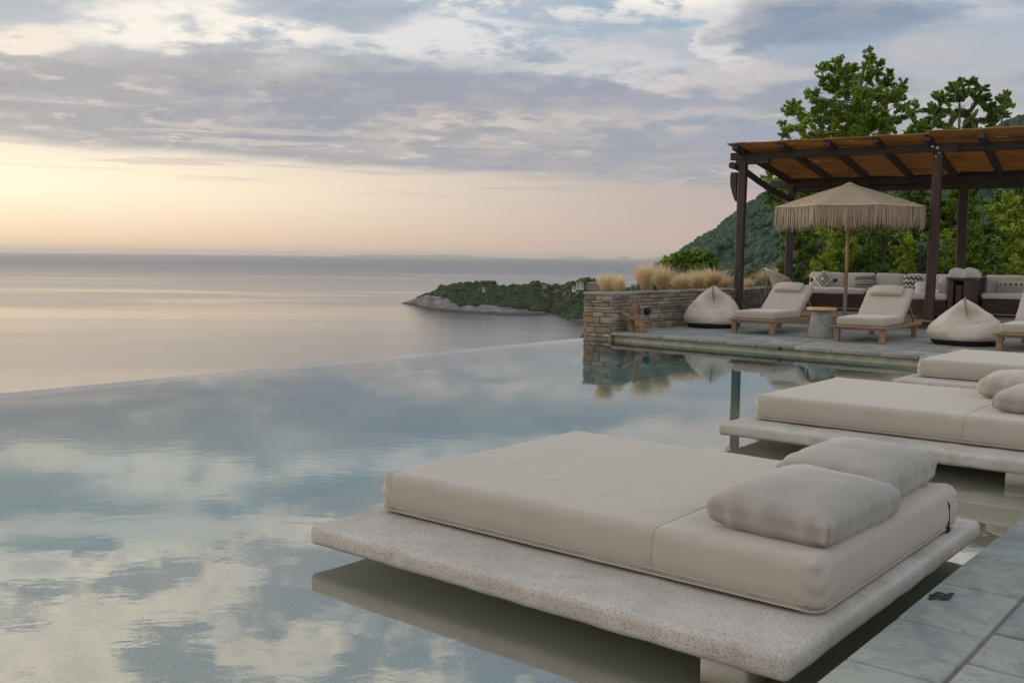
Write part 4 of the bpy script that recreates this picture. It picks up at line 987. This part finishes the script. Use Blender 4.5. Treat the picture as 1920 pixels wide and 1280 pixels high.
for a, z in ((3.32, 3.21), (3.40, 3.185), (3.43, 3.10), (3.38, 3.04)):
    o = MB(); o.tube([(a, -.078, z+zb), (a, -.115, z+zb)], .022 if z > 3.15 else .011, 12); o.build('bolt', MAT['white_metal'], r, smooth=True, angle=40)
tag(r, 'dark timber pergola with reed mat roof over the lounge deck', 'pergola')
# ------------------------------------------------------------------ lounge seats
def cush(o, a, b, z, sa, sb, sz_, rz=0., tilt=0., r_=.05, seed=0., mi=0, puff=.02):
    def fn(P, n, h):
        q = P/h; P = P.copy(); c = max(0, 1-q[0]**2)*max(0, 1-q[2 if sb < sz_ else 1]**2)
        P += n*(puff*c+.010*nz(P, 5, seed)+.004*nz(P, 12, seed)); return P
    v, f = softbox(sa, sb, sz_, min(r_, min(sa, sb, sz_)*.45), 4, .06, fn)
    o.add(v, f, mi, Matrix.Translation((a, b, z))@Matrix.Rotation(rz, 4, 'Z')@Matrix.Rotation(tilt, 4, 'X'))
def sofa(label, place): 
    q = empty('sofa', (0, 0, 0)); q.matrix_world = MG@Matrix.Translation((0, 0, WD)); tag(q, label, 'sofa', 'built in wooden sofas under the pergola'); return q
def baseboards(o, a0, a1, b0, b1, z0, z1, n=4):
    h = (z1-z0)/n
    for k in range(n): o.box(((a0+a1)/2, (b0+b1)/2, z0+h*(k+.5)), (a1-a0-.004*k, b1-b0-.004*k, h-.008))
    o.box(((a0+a1)/2, (b0+b1)/2, (z0+z1)/2), (a1-a0-.03, b1-b0-.03, z1-z0-.01))
q = sofa('long built in sofa with white cushions behind the parasol pole', 0)
o = MB(); baseboards(o, .62, 2.98, 2.22, 2.98, .05, .335); o.build('base', MAT['red_x'], q, bevel=.004)
o = MB(); baseboards(o, 3.0, 3.60, .32, 2.98, .05, .335); o.build('base', MAT['red_x'], q, bevel=.004)
for a0, a1 in ((.60, 1.84), (1.86, 3.0)):
    o = MB(); cush(o, (a0+a1)/2, 2.58, .385, a1-a0-.01, .82, .105, r_=.035, seed=a0); o.build('seat_cushion', MAT['white_fabric'], q, smooth=True)
for b0, b1 in ((.30, 1.7), (1.72, 2.98)):
    o = MB(); cush(o, 3.30, (b0+b1)/2, .385, .62, b1-b0, .105, r_=.035, seed=b0); o.build('seat_cushion', MAT['white_fabric'], q, smooth=True)
for a0, w_ in ((.58, .72), (1.31, .60), (1.92, .56), (2.48, .58), (3.04, .55)):
    o = MB(); cush(o, a0+w_/2, 2.86, .585, w_-.01, .17, .34, tilt=R(-9), r_=.06, seed=a0*3); o.build('back_cushion', MAT['white_fabric'], q, smooth=True)
for b0 in (.62, 1.25, 1.9):
    o = MB(); cush(o, 3.50, b0+.28, .585, .56, .16, .33, rz=R(-90), tilt=R(-5), r_=.06, seed=b0); o.build('back_cushion', MAT['white_fabric'], q, smooth=True)
q = sofa('low dark based sofa with white cushions right of the wooden partition', 1)
o = MB(); baseboards(o, 4.0, 8.8, 1.82, 2.62, .05, .325); o.build('base', MAT['dark_x'], q, bevel=.004)
for a0, a1 in ((3.98, 5.9), (5.92, 8.8)):
    o = MB(); cush(o, (a0+a1)/2, 2.2, .375, a1-a0-.01, .84, .10, r_=.035, seed=a0); o.build('seat_cushion', MAT['white_fabric'], q, smooth=True)
for a0, w_ in ((3.98, .70), (4.70, .48), (5.2, .7), (5.92, .7), (6.65, .7), (7.4, .7)):
    o = MB(); cush(o, a0+w_/2, 2.50, .58, w_-.01, .17, .36, tilt=R(-9), r_=.06, seed=a0*3); o.build('back_cushion', MAT['white_fabric'], q, smooth=True)
# slatted wooden partition between the two seats
q = empty('partition', (0, 0, 0)); q.matrix_world = MG@Matrix.Translation((0, 0, WD)); o = MB()
o.box((3.79, 1.6, .712), (.40, 2.8, .03)); o.build('top_board', MAT['dark_x'], q, bevel=.004)
o = MB()
for a in (3.665, 3.91):
    for b in np.arange(.28, 3.0, .20): o.box((a, b, .349), (.08, .11, .694))
o.build('upright', MAT['red_x'], q, bevel=.006)
o = MB(); o.box((3.79, 1.6, .3), (.10, 2.6, .6)); o.build('core', MAT['dark_x'], q)
tag(q, 'dark red slatted wooden partition with flat top between the sofas', 'partition')
for b, sd_, lb in ((.75, 2, 'front white cushion heaped on the flat top of the partition'), (1.35, 4, 'rear white cushion heaped on the flat top of the partition')):
    a = pillow('cushion', .30, .36, .20, MAT['white_fabric'], sd_, .6, 4, .04); a.matrix_world = MG@Matrix.Translation((3.72 if b < 1 else 3.86, b, WD+.775))@Matrix.Rotation(R(12), 4, 'Y'); tag(a, lb, 'cushion', 'cushions in the lounge')
# scatter cushions with woven patterns
def patt(name, fn):
    m, t, p = mat(name); x_, y_, z_ = sep(t, coords(t)); c = fn(t, x_, y_)
    pset(t, p, c, .95, bump(t, noi(t, coords(t), 120, 2), .3, .004)); return m
def p_diamond(t, x, y):
    d = (x.ab()).mx(y.ab()); w_ = (.62, .60, .585); k = (.028, .026, .03)
    ring = (d*150.).fn('SINE').ss(-.1, .1); c = mix(t, ring, w_, k); c = mix(t, d.ss(.075, .074), c, w_) if False else c
    zig = ((x*95.).fn('SINE').ab()*.045+.115); c = mix(t, (d-.105).ss(-.002, .002), c, w_); e = ((x+y)*70.).fn('SINE').ab()*.05+.118
    c = mix(t, (d-e).ss(-.003, .003), c, k); return mix(t, d.ss(.030, .027), c, w_)
def p_stripe(t, x, y):
    s = (y*130.+noi(t, vec(t, x, y), 9, 4)*9.).fn('SINE'); s2 = (y*46.+1.).fn('SINE'); return mix(t, (s*.6+s2*.5).ss(-.2, .35), (.13, .125, .12), (.42, .40, .375))
def p_chevron(t, x, y):
    s = ((x*75.).fn('SINE').fn('ARCSINE')*.9+y*62.).fn('SINE'); s2 = (x*150.).fn('SINE'); return mix(t, (s*.8+s2*.35).ss(-.1, .2), (.07, .068, .078), (.58, .55, .52))
def p_boho(t, x, y):
    c = mix(t, y.ss(.02, .03), (.36, .34, .32), (.52, .49, .45)); c = mix(t, y.ss(.10, .115), c, (.45, .33, .20)); bl = (x*70.).fn('SINE').ss(.0, .2)
    c = mix(t, y.ss(.005, .012)*y.ss(.045, .038)*bl*x.ss(-.16, -.15), c, (.02, .02, .022)); return mix(t, ((y*210.).fn('SINE')*.5+.5)*y.ss(.0, -.005)*.5, c, (.20, .19, .18))
CM = [patt('diamond_weave', p_diamond), patt('striped_weave', p_stripe), patt('chevron_weave', p_chevron), patt('boho_weave', p_boho)]
def scatter(a, b, z, mt, rot, label, sw=.38, sh=.38, seed=1, lean=78):
    o_ = pillow('cushion', sw, sh, .15, mt, seed, .5, 4, .03); o_.matrix_world = MG@Matrix.Translation((a, b, WD+z))@Matrix.Rotation(R(lean), 4, 'X')@Matrix.Rotation(R(rot), 4, 'Z')
    return tag(o_, label, 'cushion', 'cushions in the lounge')
cA = scatter(.93, 2.60, .60, CM[0], 45, 'black and white diamond cushion with tassels, standing on its corner', .30, .30, 3, 74)
for sx_ in (-1, 1):
    for sy_ in (-1, 1):
        o = MB()
        for k in range(26):
            a = R(45)+rng.normal(0, .32); d_ = np.array([sx_*math.cos(a), sy_*math.sin(a), rng.normal(0, .08)]); s_ = np.array([sx_*.135, sy_*.135, 0])
            o.tube([s_, s_+d_*.05, s_+d_*rng.uniform(.075, .11)], [.006, .006, .002], 4, cap=False)
        o.build('tassel', MAT['black'], cA)
scatter(1.76, 2.60, .56, CM[1], 4, 'grey striped woven cushion in the middle of the long sofa', .40, .31, 5)
scatter(2.66, 2.62, .575, CM[2], -3, 'black and cream chevron cushion near the wooden post', .37, .33, 7)
scatter(4.42, 2.22, .56, CM[3], 0, 'ochre and grey banded cushion on the right hand sofa', .46, .32, 9)
scatter(3.20, .62, .52, MAT['white_fabric'], 10, 'plain white cushion slumped on the sofa return behind the post', .34, .28, 11, 60)
# ------------------------------------------------------------------ wicker chair
q = empty('wicker_chair', (0, 0, 0)); q.matrix_world = MG@Matrix.Translation((.46, 1.75, WD))@Matrix.Rotation(R(105), 4, 'Z')@Matrix.Scale(.96, 4)
def bk(s, h):                                                       # curved woven shell, s across (-1..1), h up (0..1)
    a = R(90)+s*R(88); rr = .34+.05*h; lip = .14*h*h
    top = .40+.34*math.cos(s*1.35)**.7*1.0
    return np.array([math.cos(a)*(rr+lip), math.sin(a)*(rr+lip)-.02, .34+(top-.34+.12)*h])
o = MB()
for k in range(44):
    s = -1+2*k/43; o.tube([bk(s+.10*math.sin(h*6.28+k), h) for h in np.linspace(0, 1, 7)], .0065, 5, cap=False)
for h in np.linspace(.06, .96, 15): o.tube([bk(s, h) for s in np.linspace(-1, 1, 26)], .0055, 5, cap=False)
o.build('back', MAT['wicker'], q, smooth=True)
o = MB(); o.tube([bk(s, 1.) for s in np.linspace(-1, 1, 30)], .017, 8); o.tube([bk(s, 0.) for s in np.linspace(-1, 1, 30)], .014, 8); o.build('rim', MAT['wicker'], q, smooth=True)
o = MB(); cush(o, 0, .02, .375, .56, .54, .09, r_=.04, seed=4); o.build('seat', MAT['white_fabric'], q, smooth=True)
for sx_ in (-1, 1):
    o = MB(); o.tube([(sx_*.36, -.02, .60), (sx_*.40, -.06, .3), (sx_*.42, -.10, 0)] if sx_ < 0 else [(.06, .43, .70), (.08, .47, .4), (.10, .52, 0)], [.020, .019, .014], 8); o.build('leg', MAT['grey_wood'], q, smooth=True)
    o = MB(); o.tube([(sx_*.22, .27, .36), (sx_*.27, .36, 0)], [.02, .014], 8); o.build('leg', MAT['grey_wood'], q, smooth=True)
o = MB(); o.tube([bk(.0, 0)*1., (0, .42, .45), bk(0, 1.)+np.array([0, .02, 0])], .012, 6); o.build('stay', MAT['grey_wood'], q, smooth=True)
tag(q, 'woven rope tub chair with wooden legs behind the first lounger', 'chair')
# pool fitting
o = MB(); o.lathe([(0, 0), (.022, 0), (.026, .012), (.010, .02), (.010, .032), (.024, .040), (.02, .055), (0, .055)], 16)
l = o.build('rope_anchor', MAT['black_metal'], smooth=True, angle=40); fp = C0+cd*2.9; l.location = (fp[0], fp[1]+.0, .082); l.rotation_euler = (R(90), 0, CA); tag(l, 'small black double knob on the far pool coping', 'rope anchor')
# ------------------------------------------------------------------ foliage
def leaves(pts, rad, n, size, flat=.6, up=.35, drop=.25, vary=.5, twig=False):
    """n leaves spread through clumps; returns verts, faces, shade number"""
    pts = np.asarray(pts, float); rad = np.asarray(rad, float); pr = rad**2.2; pr /= pr.sum(); ci = rng.choice(len(pts), n, p=pr)
    d = rng.normal(size=(n, 3)); d /= np.linalg.norm(d, axis=1)[:, None]; rr = rng.uniform(.25, 1.05, n)**.6
    # sprays: leaves gather around a few twigs in each clump
    tw = rng.integers(0, 9, n); seed_ = np.array([[np.random.default_rng(c*97+k).normal(size=3) for k in range(9)] for c in range(len(pts))])
    td = seed_[ci, tw]; td /= np.linalg.norm(td, axis=1)[:, None]
    outw = pts-pts.mean(0); outw /= np.linalg.norm(outw, axis=1)[:, None]+.3
    if twig: td = td+outw[ci]*.55+np.array([0, 0, .12]); td /= np.linalg.norm(td, axis=1)[:, None]
    tt = rng.uniform(.05, 1., n)**.8
    q = td*(tt*1.45)[:, None]+d*(.34-.20*tt)[:, None]*rng.uniform(.2, 1.1, n)[:, None] if twig else d*.72+td*.62
    if not twig: q /= np.maximum(1, np.linalg.norm(q, axis=1))[:, None]; q = q*rr[:, None]
    pos = pts[ci]+q*rad[ci][:, None]*np.array([1, 1, flat if flat else 1])
    ax = q*.8+rng.normal(size=(n, 3))*.55; ax[:, 2] -= drop; ax /= np.linalg.norm(ax, axis=1)[:, None]
    nr = rng.normal(size=(n, 3))*.7; nr[:, 2] += up+.6; s = np.cross(ax, nr); s /= np.linalg.norm(s, axis=1)[:, None]+1e-9
    nn = np.cross(s, ax); L_ = size*rng.uniform(1-vary, 1+vary, n); w_ = L_*rng.uniform(.26, .40, n)
    v = np.stack([pos, pos+ax*(L_*.45)[:, None]+s*w_[:, None]+nn*(w_*.35)[:, None], pos+ax*L_[:, None]-nn*(L_*.12)[:, None], pos+ax*(L_*.45)[:, None]-s*w_[:, None]+nn*(w_*.35)[:, None]], 1)
    base = rng.uniform(0, 1, len(pts))[ci]; sh = np.clip(base*.45+rng.uniform(0, 1, n)*.55, 0, 1)
    return v.reshape(-1, 3), sh
def foliage(name, mt, parent, sets):
    V = []; A = []
    for s in sets: v, a = s; V.append(v); A.append(np.repeat(a, 4))
    V = np.concatenate(V); A = np.concatenate(A); n = len(V)//4
    me = bpy.data.meshes.new(name); me.vertices.add(4*n); me.vertices.foreach_set('co', V.ravel()); me.loops.add(4*n); me.loops.foreach_set('vertex_index', np.arange(4*n))
    me.polygons.add(n); me.polygons.foreach_set('loop_start', np.arange(n)*4); me.update(calc_edges=True)
    at = me.attributes.new('rnd', 'FLOAT', 'POINT'); at.data.foreach_set('value', A); return link(name, me, mt, parent)
def wood_limbs(o, base, pts, rad, r0, fork):
    base = np.array(base, float); pts = np.array(pts); top = pts[np.argmax(pts[:, 2])]; ctr = pts.mean(0)
    lead = [base, base*.6+ctr*.4+np.array([0, 0, -.3]), ctr, ctr*.35+top*.65, top]
    o.tube(lead, [r0, r0*.75, r0*.5, r0*.25, r0*.06], 9)
    for p_, r_ in zip(pts, rad):
        f = np.clip((p_[2]-base[2])/(top[2]-base[2]+1e-6), .15, .9)*.62; j = f*4; i = int(j); a = lead[i]*(1-(j-i))+lead[min(i+1, 4)]*(j-i)
        mid = a*.5+p_*.5+np.array([0, 0, -.06*np.linalg.norm(p_-a)])
        o.tube([a, mid, p_], [r0*.12, r0*.08, r0*.025], 6)
        for _ in range(4):
            e = p_+rng.normal(size=3)*r_*.6; o.tube([p_, (p_+e)/2+rng.normal(size=3)*.03, e], [r0*.06, r0*.045, r0*.02], 4, cap=False)
def tree(name, label, group, clumps, depth, mt, per, size, base_px, jit=.9, r0=.16, basez=.1, flat=.8, cat='tree', twig=True):
    pts = []; rad = []
    for x, y, r_ in clumps:
        d_ = depth+rng.normal(0, jit); pts.append(sight(x, y, d_)); rad.append(r_*depth/1867)
    b = sight(base_px, 520, depth); b[2] = basez
    q = empty(name, tuple(b)); pts = np.array(pts)-b; rad = np.array(rad)
    foliage('crown', mt, q, [leaves(pts, rad*(1.0 if cat == 'tree' else 1.16), int(per*(3.3 if cat == 'tree' else 2.9)), size*(.50 if cat == 'tree' else .62), flat, twig=twig)])
    o = MB(); wood_limbs(o, (0, 0, 0), pts, rad, r0, 0); o.build('trunk', MAT['bark'], q, smooth=True)
    return tag(q, label, cat, group)
T1 = [(1630, 97, 7), (1633, 116, 12), (1622, 128, 9), (1640, 140, 12), (1628, 150, 14), (1648, 122, 9), (1560, 128, 15), (1574, 116, 9), (1541, 130, 8), (1575, 142, 20), (1598, 134, 11), (1545, 148, 9), (1600, 160, 25), (1606, 205, 30), (1640, 235, 30), (1612, 245, 28), (1570, 170, 25), (1630, 180, 25), (1655, 160, 16), (1666, 138, 8), (1690, 162, 12), (1684, 176, 9), (1660, 190, 24), (1530, 178, 11), (1516, 176, 7), (1555, 195, 22), (1490, 200, 12), (1478, 212, 9), (1468, 230, 7), (1500, 215, 14), (1500, 240, 20), (1540, 225, 25), (1580, 215, 28), (1620, 220, 28), (1660, 222, 26), (1690, 200, 13), (1705, 212, 15), (1725, 236, 14), (1712, 194, 6), (1540, 255, 24), (1590, 255, 30), (1650, 255, 30), (1700, 255, 24), (1474, 252, 9), (1520, 290, 26), (1570, 300, 30), (1630, 305, 30), (1690, 300, 28)]
tree('broadleaf_tree', 'tall airy broadleaf tree with a single spire rising above the pergola roof', 'trees behind the pergola', T1, 27, MAT['leaf_tree'], 27000, .125, 1612, 1.0, .17)
T2 = [(1748, 205, 12), (1765, 188, 13), (1757, 178, 6), (1788, 170, 14), (1800, 158, 9), (1818, 158, 11), (1838, 166, 11), (1800, 186, 18), (1832, 188, 16), (1846, 203, 14), (1755, 218, 18), (1790, 214, 20), (1822, 222, 18), (1850, 225, 13), (1738, 234, 14), (1778, 240, 20), (1812, 250, 20), (1848, 250, 16), (1770, 275, 24), (1820, 285, 24)]
tree('broadleaf_tree', 'rounder thin crowned tree right of the spire tree above the roof', 'trees behind the pergola', T2, 33, MAT['leaf_dark'], 17000, .125, 1795, 1.0, .08)
T3 = [(1886, 182, 10), (1878, 192, 11), (1890, 196, 8), (1876, 210, 12), (1866, 224, 12), (1884, 218, 8), (1872, 240, 14), (1878, 270, 16)]
tree('broadleaf_tree', 'small slim tree top furthest right above the roof', 'trees behind the pergola', T3, 35, MAT['leaf_dark'], 4600, .12, 1874, .6, .06)
T4 = [(1442, 332, 10), (1436, 348, 9), (1452, 344, 9), (1448, 362, 12), (1462, 372, 14), (1440, 378, 8), (1470, 350, 14), (1490, 340, 16), (1476, 395, 12), (1455, 390, 8), (1500, 370, 20)]
tree('broadleaf_tree', 'leafy side branches hanging between the corner post and rear post', 'trees behind the pergola', T4, 25.5, MAT['leaf_tree'], 2600, .12, 1530, .4, .08)
SG = 'shrubs behind the lounge'
def shrub(label, mt, px_, y0, y1, wpx, depth, n, size, r0=.05, dens=10, name='shrub', flat=.9, cat='shrub'):
    cl = [(px_+rng.normal(0, .42)*wpx*math.cos((k/dens-.1)*1.3), y0+(y1-y0)*((k+.5)/dens)**1., wpx*rng.uniform(.26, .46)) for k in range(dens)]
    tree(name, label, SG, cl, depth, mt, n, size, px_, .45, r0, -.02, flat, cat)
shrub('dark glossy shrub just right of the rear pergola post', MAT['leaf_dark'], 1500, 420, 545, 36, 23.5, 5200, .085)
shrub('bright lime shrub behind the diamond cushion', MAT['leaf_lime'], 1545, 430, 530, 40, 24.2, 6500, .08)
shrub('mid green shrub directly behind the parasol pole', MAT['leaf_tree'], 1600, 420, 530, 44, 24.6, 6500, .08)
shrub('dark hollow shrub behind the striped cushion', MAT['leaf_dark'], 1652, 400, 530, 40, 25.2, 4600, .09)
shrub('yellow green upright shrub behind the chevron cushion', MAT['leaf_lime'], 1702, 430, 530, 30, 23.6, 5200, .075)
shrub('grey leaved shrub left of the front pergola post', MAT['leaf_grey'], 1735, 460, 530, 28, 23.4, 4300, .075)
shrub('light green shrub seen between the two right hand posts', MAT['leaf_lime'], 1772, 440, 530, 30, 23.8, 5200, .075)
shrub('tangled green shrub with pale stems right of the rear right post', MAT['leaf_tree'], 1828, 430, 530, 38, 24.2, 5600, .08)
shrub('slim dark bamboo like shrub behind the banded cushion', MAT['leaf_dark'], 1866, 445, 528, 16, 22.6, 3400, .075)
shrub('lime shrub behind the right end of the far sofa', MAT['leaf_lime'], 1905, 430, 530, 38, 23.6, 5600, .08)
BG = 'bushes on the slope beyond the lounge'
def bush(label, mt, px_, y0, y1, wpx, depth, n, size, dens=14, r0=.10):
    cl = [(px_+rng.normal(0, .5)*wpx, y0+(y1-y0)*((k+.5)/dens), wpx*rng.uniform(.28, .5)) for k in range(dens)]
    tree('bush', label, BG, cl, depth, mt, int(n*1.45), size, px_, .9, r0, .0, .9, 'bush')
bush('dense dark bush behind the left half of the parasol', MAT['leaf_dark'], 1530, 360, 500, 52, 28.5, 8500, .11)
bush('tall green bush behind the right half of the parasol', MAT['leaf_tree'], 1610, 345, 500, 60, 30, 9500, .115)
bush('dark green bush between parasol and front right post', MAT['leaf_dark'], 1700, 345, 500, 52, 29, 9000, .11)
bush('green bush filling the gap between the right hand posts', MAT['leaf_tree'], 1775, 360, 500, 42, 28, 7500, .105)
bush('open bush under the mountain gap right of the posts', MAT['leaf_tree'], 1835, 410, 510, 46, 29, 7000, .105)
bush('large lime bush at the right picture edge', MAT['leaf_lime'], 1900, 390, 500, 50, 28, 9000, .105)
bush('dark leaved bush with bare twigs high at the right edge', MAT['leaf_dark'], 1915, 358, 440, 34, 32, 5000, .11)
cl = [(1248, 502, 8), (1262, 494, 11), (1280, 492, 13), (1298, 486, 12), (1308, 476, 6), (1318, 490, 13), (1332, 498, 9), (1340, 490, 4), (1270, 508, 14), (1295, 508, 16), (1322, 510, 12), (1285, 525, 16), (1310, 528, 16)]
tree('bush', 'bright leafy bush rising behind the feather grasses', BG, cl, 25, MAT['leaf_tree'], 4600, .115, 1295, .5, .05, -1.2, .9, 'bush')
# agave like grey bush past the corner post
cl = [(1415, 508, 9), (1405, 520, 9), (1428, 516, 9), (1416, 530, 12)]
tree('bush', 'pale grey green bush just right of the corner post', BG, cl, 27, MAT['leaf_grey'], 900, .10, 1416, .3, .04, -1.0, .9, 'bush')
# forked pale trunk among the shrubs
q = sight(1832, 528, 23.9); o = MB()
o.tube([(0, 0, 0), (-.03, 0, .3), (-.16, 0, .62), (-.22, .0, .95)], [.06, .05, .035, .02], 8); o.tube([(-.02, 0, .26), (-.03, .02, .7), (-.05, 0, 1.0)], [.04, .03, .02], 8)
l = o.build('tree_stump', MAT['bark'], smooth=True); l.location = (q[0], q[1], .1); tag(l, 'pale forked bare trunk among the shrubs right of the posts', 'trunk')
# ------------------------------------------------------------------ houses and cypresses on the headland
def house(px_, dist, y_base, w_, d_, h_, rot, m1, m2, label, wins, storeys=2):
    p_ = bear(px_, dist, zat(px_, y_base, dist)); q = empty('house', tuple(p_), rot)
    o = MB(); o.box((0, 0, h_/2-.6), (w_, d_, h_+1.2)); o.build('wall', m1, q)
    o = MB(); e = .4; V = [(-w_/2-e, -d_/2-e, h_+.01), (w_/2+e, -d_/2-e, h_+.01), (w_/2+e, d_/2+e, h_+.01), (-w_/2-e, d_/2+e, h_+.01), (-w_/4, 0, h_+1.3), (w_/4, 0, h_+1.3)]
    o.add(V, [(3, 2, 1, 0), (0, 1, 5, 4), (1, 2, 5), (2, 3, 4, 5), (3, 0, 4)]); o.build('roof', m2, q)
    for k in range(storeys):
        for x in np.linspace(-w_/2+1.2, w_/2-1.2, wins):
            o = MB(); z = h_*(k+.5)/storeys; o.box((x, -d_/2-.03, z), (.9, .12, 1.3)); f_ = o.build('window', MAT['win'], q)
    return tag(q, label, 'house', 'houses on the headland')
hd = shore_d(1100)+105
house(1086, hd, 540, 6, 6, 4.4, TH, MAT['house'], MAT['tile'], 'white two storey house among trees on the headland', 2)
house(1109, hd+8, 540, 10, 7, 4.4, TH-.2, MAT['house_stone'], MAT['tile'], 'long stone house beside the white one on the headland', 4)
house(1075, hd-22, 544, 3, 3, 2.6, TH+.1, MAT['house'], MAT['tile'], 'tiny pale outbuilding left of the white house', 1, 1)
house(906, shore_d(904)+60, 544, 2.4, 3, 2.0, TH, MAT['house'], MAT['tile'], 'single pale hut showing through the headland scrub', 1, 1)
for px_, yb, yt, wd_, dist, lb in [(1196, 592, 507, 5.2, 210, 'tall dark cypress standing between the second and third grass'), (1184, 592, 533, 8, 190, 'low dark conifer left of the tall cypress'), (1226, 592, 487, 3.4, 180, 'slim cypress tip above the tallest grass'), (1232, 592, 492, 3.8, 185, 'second cypress tip above the tallest grass')]:
    h_ = (yb-yt)*dist/1867; p_ = bear(px_, dist, zat(px_, yb, dist)); q = empty('cypress', tuple(p_)); K = 12
    pts = np.array([(0, 0, h_*(k+.5)/K) for k in range(K)]); rad = np.array([wd_*dist/1867*(1.1-.95*(k/K)**1.6) for k in range(K)])
    foliage('crown', MAT['leaf_dark'], q, [leaves(pts, rad, 2600, .42, 1.)]); o = MB(); o.tube([(0, 0, -3), (0, 0, 0), (0, 0, h_*.8)], [.3, .22, .05], 8); o.build('trunk', MAT['bark'], q); tag(q, lb, 'cypress', 'cypresses down the slope')
for k, (px_, yt, wd_, dist) in enumerate([(1150, 539, 15, 230), (1168, 541, 17, 240), (1214, 542, 16, 220), (1140, 546, 14, 210)]):
    p_ = bear(px_, dist, zat(px_, 592, dist)); q = empty('coast_tree', tuple(p_)); s_ = dist/1867; h_ = (592-yt)*s_
    pts = np.array([(rng.normal(0, wd_*.38)*s_, rng.normal(0, .8), h_*rng.uniform(.38, .86)) for _ in range(13)]); rad = np.full(13, wd_*.45*s_)
    foliage('crown', MAT['leaf_dark'], q, [leaves(pts, rad, 3600, .30, .9)]); o = MB(); o.tube([(0, 0, -2), (0, 0, h_*.3), (0, 0, h_*.8)], [.35, .25, .08], 8); o.build('trunk', MAT['bark'], q)
    tag(q, ['round dark tree between the first two feather grasses', 'dark tree behind the second feather grass', 'dark tree glimpsed behind the tallest feather grass', 'low dark tree right of the first feather grass'][k], 'tree', 'trees down the coast slope')
# white parasol top far below the wall
p_ = bear(1156, 42, zat(1156, 549, 42)); q = empty('garden_parasol', tuple(p_)); o = MB(); o.lathe([(.62, -.32), (.60, -.30), (.3, -.12), (.02, .06), (0, .06)], 8); o.build('canopy', MAT['white_fabric'], q)
o = MB(); o.tube([(0, 0, -3.2), (0, 0, 0)], .03, 8); o.build('pole', MAT['white_metal'], q); tag(q, 'tip of a white garden parasol peeping over the stone wall', 'parasol')
# ------------------------------------------------------------------ thin sea air
m, t, p = mat('haze'); t.nodes.remove(p); vp = t.nodes.new('ShaderNodeVolumePrincipled'); vp.inputs['Color'].default_value = (1., .95, .91, 1); vp.inputs['Density'].default_value = 2.8e-5; vp.inputs['Anisotropy'].default_value = .2
t.links.new(vp.outputs[0], t.nodes['Material Output'].inputs['Volume'])
o = MB(); o.box((0, 0, 72), (122000, 122000, 252)); tag(o.build('haze', m), kind='stuff')
